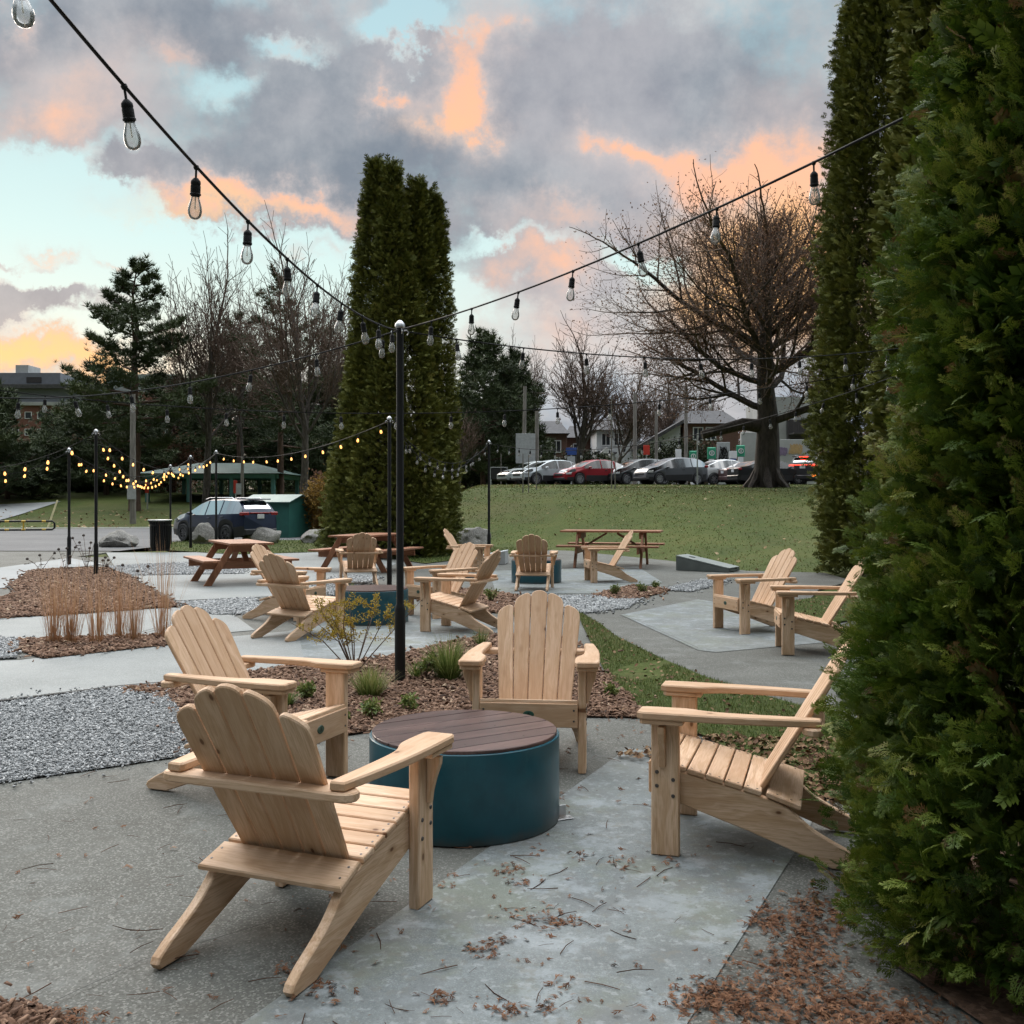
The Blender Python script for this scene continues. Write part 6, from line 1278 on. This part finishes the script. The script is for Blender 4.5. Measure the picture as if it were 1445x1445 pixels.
# ------------------------------------------------------------------ loose ground cover (uncountable)
CHIP = (np.array([(-.5, -.18, 0), (.5, -.12, .0), (.46, .16, 0), (-.44, .2, 0), (-.42, -.13, .16), (.42, -.08, .2), (.4, .1, .14), (-.38, .15, .18)]), [np.array([[0, 1, 5, 4], [1, 2, 6, 5], [2, 3, 7, 6], [3, 0, 4, 7], [4, 5, 6, 7]])])
def chips(name, lab, polys, dens, size, material, z, seed, tmpl=CHIP, flat=.45, cat='mulch', far=14, tm=(.45, .2), lift=.012):
    r_ = np.random.default_rng(seed); allp = []
    for poly in polys:
        ar = .5 * abs(sum(poly[i][0] * poly[(i + 1) % len(poly)][1] - poly[(i + 1) % len(poly)][0] * poly[i][1] for i in range(len(poly)))); cy = sum(p[1] for p in poly) / len(poly)
        allp.append(r_.normal(0, .045, (1, 1)) * 0 + sample_poly(poly, max(20, int(ar * dens * min(1, (7 / max(cy, 1)) ** .9)))))
    p = np.concatenate(allp); n = len(p); j_ = r_.uniform(0, 1, n) < .12; p[j_] += r_.normal(0, .11, (int(j_.sum()), 2)); sc = size * r_.uniform(.5, 1.35, n) * np.clip(p[:, 1] / 7, .9, 1.8); d = np.stack([np.cos(a := r_.uniform(0, 6.28, n)), np.sin(a), r_.normal(0, flat, n)], 1)
    fr = frames(d, r_.normal(0, flat, n), sc); pos = np.stack([p[:, 0], p[:, 1], z + np.abs(r_.normal(0, lift, n))], 1)
    o = scatter(name, tmpl[0], tmpl[1], fr, pos, np.clip(r_.normal(tm[0], tm[1], n), 0, 1), material); return tag(o, lab, cat, kind='stuff')
chips('mulch_chips', 'loose reddish bark chips covering the planting beds', [MULCH[i] for i in (0, 1, 2, 3, 4, 6)], 2600, .042, M['chips'], .012, 201, tm=(.52, .22))
oc_v = np.array([(1, 0, 0), (-.9, .1, 0), (.1, .8, .05), (-.05, -.85, 0), (.05, .1, .62), (0, 0, -.6), (.62, .5, .3), (-.6, -.45, .32)]) * .5
oc_f = [np.array([[0, 6, 4], [6, 2, 4], [2, 1, 4], [1, 7, 4], [7, 3, 4], [3, 0, 4], [0, 2, 6], [1, 3, 7], [2, 0, 5], [1, 2, 5], [3, 1, 5], [0, 3, 5]])]
chips('gravel', 'loose pale grey crushed stone lying in the gravel beds', GRAVEL, 6500, .024, M['stones'], .010, 202, (oc_v, oc_f), .6, 'gravel', lift=.006, tm=(.56, .22))
# brown cedar sprays, twigs and needles blown over the paving
sv = []; sq = []
for k, (an, L_, x0) in enumerate([(0, 1, 0), (.5, .5, .2), (-.55, .5, .35), (.45, .4, .5), (-.4, .34, .62)]):
    c_, s_ = math.cos(an), math.sin(an); o_ = len(sv)
    for u, v in ((0, -.02), (.5 * L_, -.055), (L_, 0), (.5 * L_, .055), (0, .02)): sv.append((x0 + u * c_ - v * s_, u * s_ + v * c_ + .10 * math.sin(2.5 * (x0 + u)), .10 * math.sin(4 * u + k)))
    sq.append([o_ + q_ for q_ in range(5)])
SPR = (np.array(sv), [np.array(sq)])
def litter(name, lab, centres, size, material, seed, tmpl, zlift=.004, tm=(.5, .2), cat='leaf litter', flat=.12, asp=1.0):
    r_ = np.random.default_rng(seed); P_ = []
    for px, py, n, sx, sy in centres: P_.append(np.stack([r_.normal(px, sx, n), r_.normal(py, sy, n)], 1))
    q = np.concatenate(P_); q = q[(q[:, 1] > 830)]; Y = F * EYE / (q[:, 1] - HY); X = (q[:, 0] - CX) * Y / F; n = len(q)
    a = r_.uniform(0, 6.28, n); d = np.stack([np.cos(a), np.sin(a), r_.normal(0, flat, n)], 1); fr = frames(d, r_.normal(0, .5, n), size * r_.uniform(.35, 1.35, n))
    if asp != 1: fr = fr * np.array([1, asp, asp])[None, None, :]
    o = scatter(name, tmpl[0], tmpl[1], fr, np.stack([X, Y, .008 + np.abs(r_.normal(0, zlift, n))], 1), np.clip(r_.normal(tm[0], tm[1], n), 0, 1), material); return tag(o, lab, cat, kind='stuff')
rs = random.Random(9); cl = [(1140, 1330, 420, 30, 26), (1115, 1375, 280, 36, 20), (1150, 1290, 240, 30, 16), (1010, 1408, 240, 34, 12), (1090, 1425, 420, 60, 18), (1190, 1425, 300, 30, 22), (1085, 1300, 120, 16, 10), (1270, 1440, 300, 40, 20), (880, 1222, 26, 12, 7), (722, 1230, 30, 14, 6), (735, 1250, 26, 12, 6), (770, 1298, 60, 26, 6), (800, 1306, 30, 20, 4), (705, 1332, 24, 14, 4), (680, 1347, 30, 12, 6), (820, 1210, 14, 8, 4), (715, 1430, 34, 14, 5), (780, 1425, 20, 14, 5), (620, 1415, 24, 12, 5), (790, 1395, 16, 10, 5), (440, 1400, 40, 22, 10), (405, 1372, 30, 12, 12), (60, 1438, 160, 40, 8), (232, 1340, 14, 6, 6), (790, 1135, 14, 8, 10), (960, 1213, 14, 14, 4), (1170, 1100, 200, 22, 26), (1060, 1090, 60, 60, 14), (930, 1020, 80, 50, 14), (850, 1005, 60, 40, 12)]
for k in range(150): cl.append((rs.uniform(420, 1180), rs.uniform(1040, 1445), rs.choice((1, 1, 2, 3)), 8, 3))
for k in range(60): cl.append((rs.uniform(0, 420), rs.uniform(1110, 1445), 1, 4, 3))
litter('leaf_litter', 'dry reddish brown cedar sprays scattered on the concrete', cl, .036, M['litter'], 211, SPR)
TW = (np.array([(0, -.5, 0), (0, .5, 0), (0, 0, .8), (.5, -.5, .3), (.5, .5, .3), (.5, 0, 1.1), (1, -.3, 0), (1, .3, 0), (1, 0, .6)]) * np.array([1, 1, 1]), [np.array([[0, 1, 4, 3], [1, 2, 5, 4], [2, 0, 3, 5], [3, 4, 7, 6], [4, 5, 8, 7], [5, 3, 6, 8]])])
tv = TW[0].copy(); tv[3:6, 1] += 1.6; TW = (tv, TW[1])
litter('fallen_twigs', 'thin dark twigs strewn over the concrete', [(rs.uniform(0, 1180), rs.uniform(1060, 1445), 1, 5, 3) for k in range(150)] + [(280, 1215, 3, 26, 4), (430, 1195, 5, 20, 5), (780, 1300, 5, 30, 4), (870, 1230, 3, 20, 6), (600, 1430, 5, 30, 6)], .10, M['litter'], 212, TW, .002, (.03, .05), 'twigs', .02, .028)
leafT = (np.array([(0, 0, 0), (.3, -.34, .05), (.75, -.26, .10), (1, 0, .0), (.7, .3, .12), (.3, .3, .02)]), [np.array([[0, 1, 2, 3], [0, 3, 4, 5]])])
M['lawnleaf'] = leafmat('fallen_lawn_leaves', [(0, (.16, .095, .05)), (.5, (.32, .22, .11)), (1, (.50, .40, .25))], .8, .1)
M['dryleaf'] = leafmat('dry_leaf_litter', [(0, (.075, .038, .02)), (.5, (.16, .085, .045)), (1, (.30, .20, .11))], .85, 0)
# grass blades in the near strips
r_ = np.random.default_rng(221)
def blades(name, lab, pos, hgt, wd, tint, cat='grass'):
    n = len(pos); a = r_.uniform(0, 6.28, n); l = np.abs(r_.normal(0, .55, n)); d = np.stack([np.cos(a) * l, np.sin(a) * l, np.ones(n)], 1); L = hgt * r_.uniform(.5, 1.2, n)
    fr = frames(d); fr = np.stack([fr[:, :, 0] * L[:, None], fr[:, :, 1] * np.asarray(wd).reshape(-1, 1), fr[:, :, 2] * L[:, None]], 2)
    tv = np.array([(0, -.5, 0), (0, .5, 0), (.6, -.3, -.03), (.6, .3, -.03), (1, 0, -.16)]); return tag(scatter(name, tv, [np.array([[0, 1, 3, 2]]), np.array([[2, 3, 4]])], fr, pos, tint, M['blade']), lab, cat, kind='stuff')
p = np.concatenate([sample_poly(GRASS[0], 24000), sample_poly(GRASS[1], 4000), sample_poly(GRASS[4], 2500)])
bare = np.array([noise.noise(Vector((x * 1.3, y * 1.3, 3))) for x, y in p]); low = (p[:, 1] < 6.3) & (r_.uniform(0, 1, len(p)) < .6); p = p[(bare > -.42) & ~low]
blades('grass', 'short green grass blades of the strip behind the foreground chairs', np.stack([p[:, 0], p[:, 1], np.full(len(p), .01)], 1),   .042, np.full(len(p), .005), np.clip(r_.normal(.5, .22, len(p)), 0, 1))
p = np.concatenate([sample_poly(GRASS[2], 5000), sample_poly(GRASS[3], 2500)]); blades('grass', 'grass blades of the lawn strips beyond the plaza', np.stack([p[:, 0], p[:, 1], np.full(len(p), .01)], 1), .07, np.full(len(p), .02), np.clip(r_.normal(.45, .2, len(p)), 0, 1))
q = np.stack([r_.uniform(-5, 20, 90000), r_.uniform(21, 56, 90000)], 1)
y0 = np.interp(q[:, 0], [-8, -2.5, 1.7, 3.9, 5.0, 6.5, 30], [34, 33, 31, 25.6, 22.2, 21.4, 20]); q = q[(q[:, 1] > y0) & (q[:, 0] < .32 * q[:, 1] + 2)]; q = q[:30000]
blades('grass', 'mown grass blades covering the lawn slope', np.stack([q[:, 0], q[:, 1], np.array([height(x, y) for x, y in q]) - .04], 1), .045, .008 + .0008 * q[:, 1], np.clip(r_.normal(.70, .13, len(q)) + .25 * np.array([noise.noise(Vector((x * .35, y * .35, 9))) for x, y in q]), 0, 1))
def leaves_on(name, lab, xy, size, m_='lawnleaf'):
    n = len(xy); z = np.array([height(x, y) for x, y in xy]); z = np.where(z < .02, .03, z - .018); fr = frames(np.stack([np.cos(a := r_.uniform(0, 6.28, n)), np.sin(a), r_.normal(0, .35, n)], 1), r_.normal(0, .5, n), size * r_.uniform(.6, 1.4, n)); return tag(scatter(name, leafT[0], leafT[1], fr, np.stack([xy[:, 0], xy[:, 1], z], 1), r_.uniform(0, 1, n), M[m_]), lab, 'fallen leaves', kind='stuff')
w_ = r_.uniform(0, 1, len(q)); nz = np.array([noise.noise(Vector((x * .22, y * .22, 4))) for x, y in q]); leaves_on('fallen_leaves', 'pale and brown leaves scattered over the lawn slope', q[(w_ < .012 + .07 * np.clip(nz, 0, 1))] + .05, .095)
p = np.concatenate([sample_poly(GRASS[0], 330), sample_poly(GRASS[1], 160), sample_poly(GRASS[2], 160), sample_poly(MULCH[2], 300)]); leaves_on('fallen_leaves', 'curled brown leaves on the grass strips and mulch near the chairs', p, .034, 'dryleaf')
p = sample_poly([(1.3, 4.9), (2.3, 5.6), (2.6, 6.4), (1.2, 6.6), (.6, 6.1), (.9, 5.9)], 2600); leaves_on('fallen_leaves', 'thick brown leaves behind the chair by the big cedar', p, .034, 'dryleaf')
p = np.stack([r_.uniform(-40, -9, 900), r_.uniform(53, 66, 900)], 1); leaves_on('fallen_leaves', 'leaves scattered on the grass berm beyond the lot', p, .16)
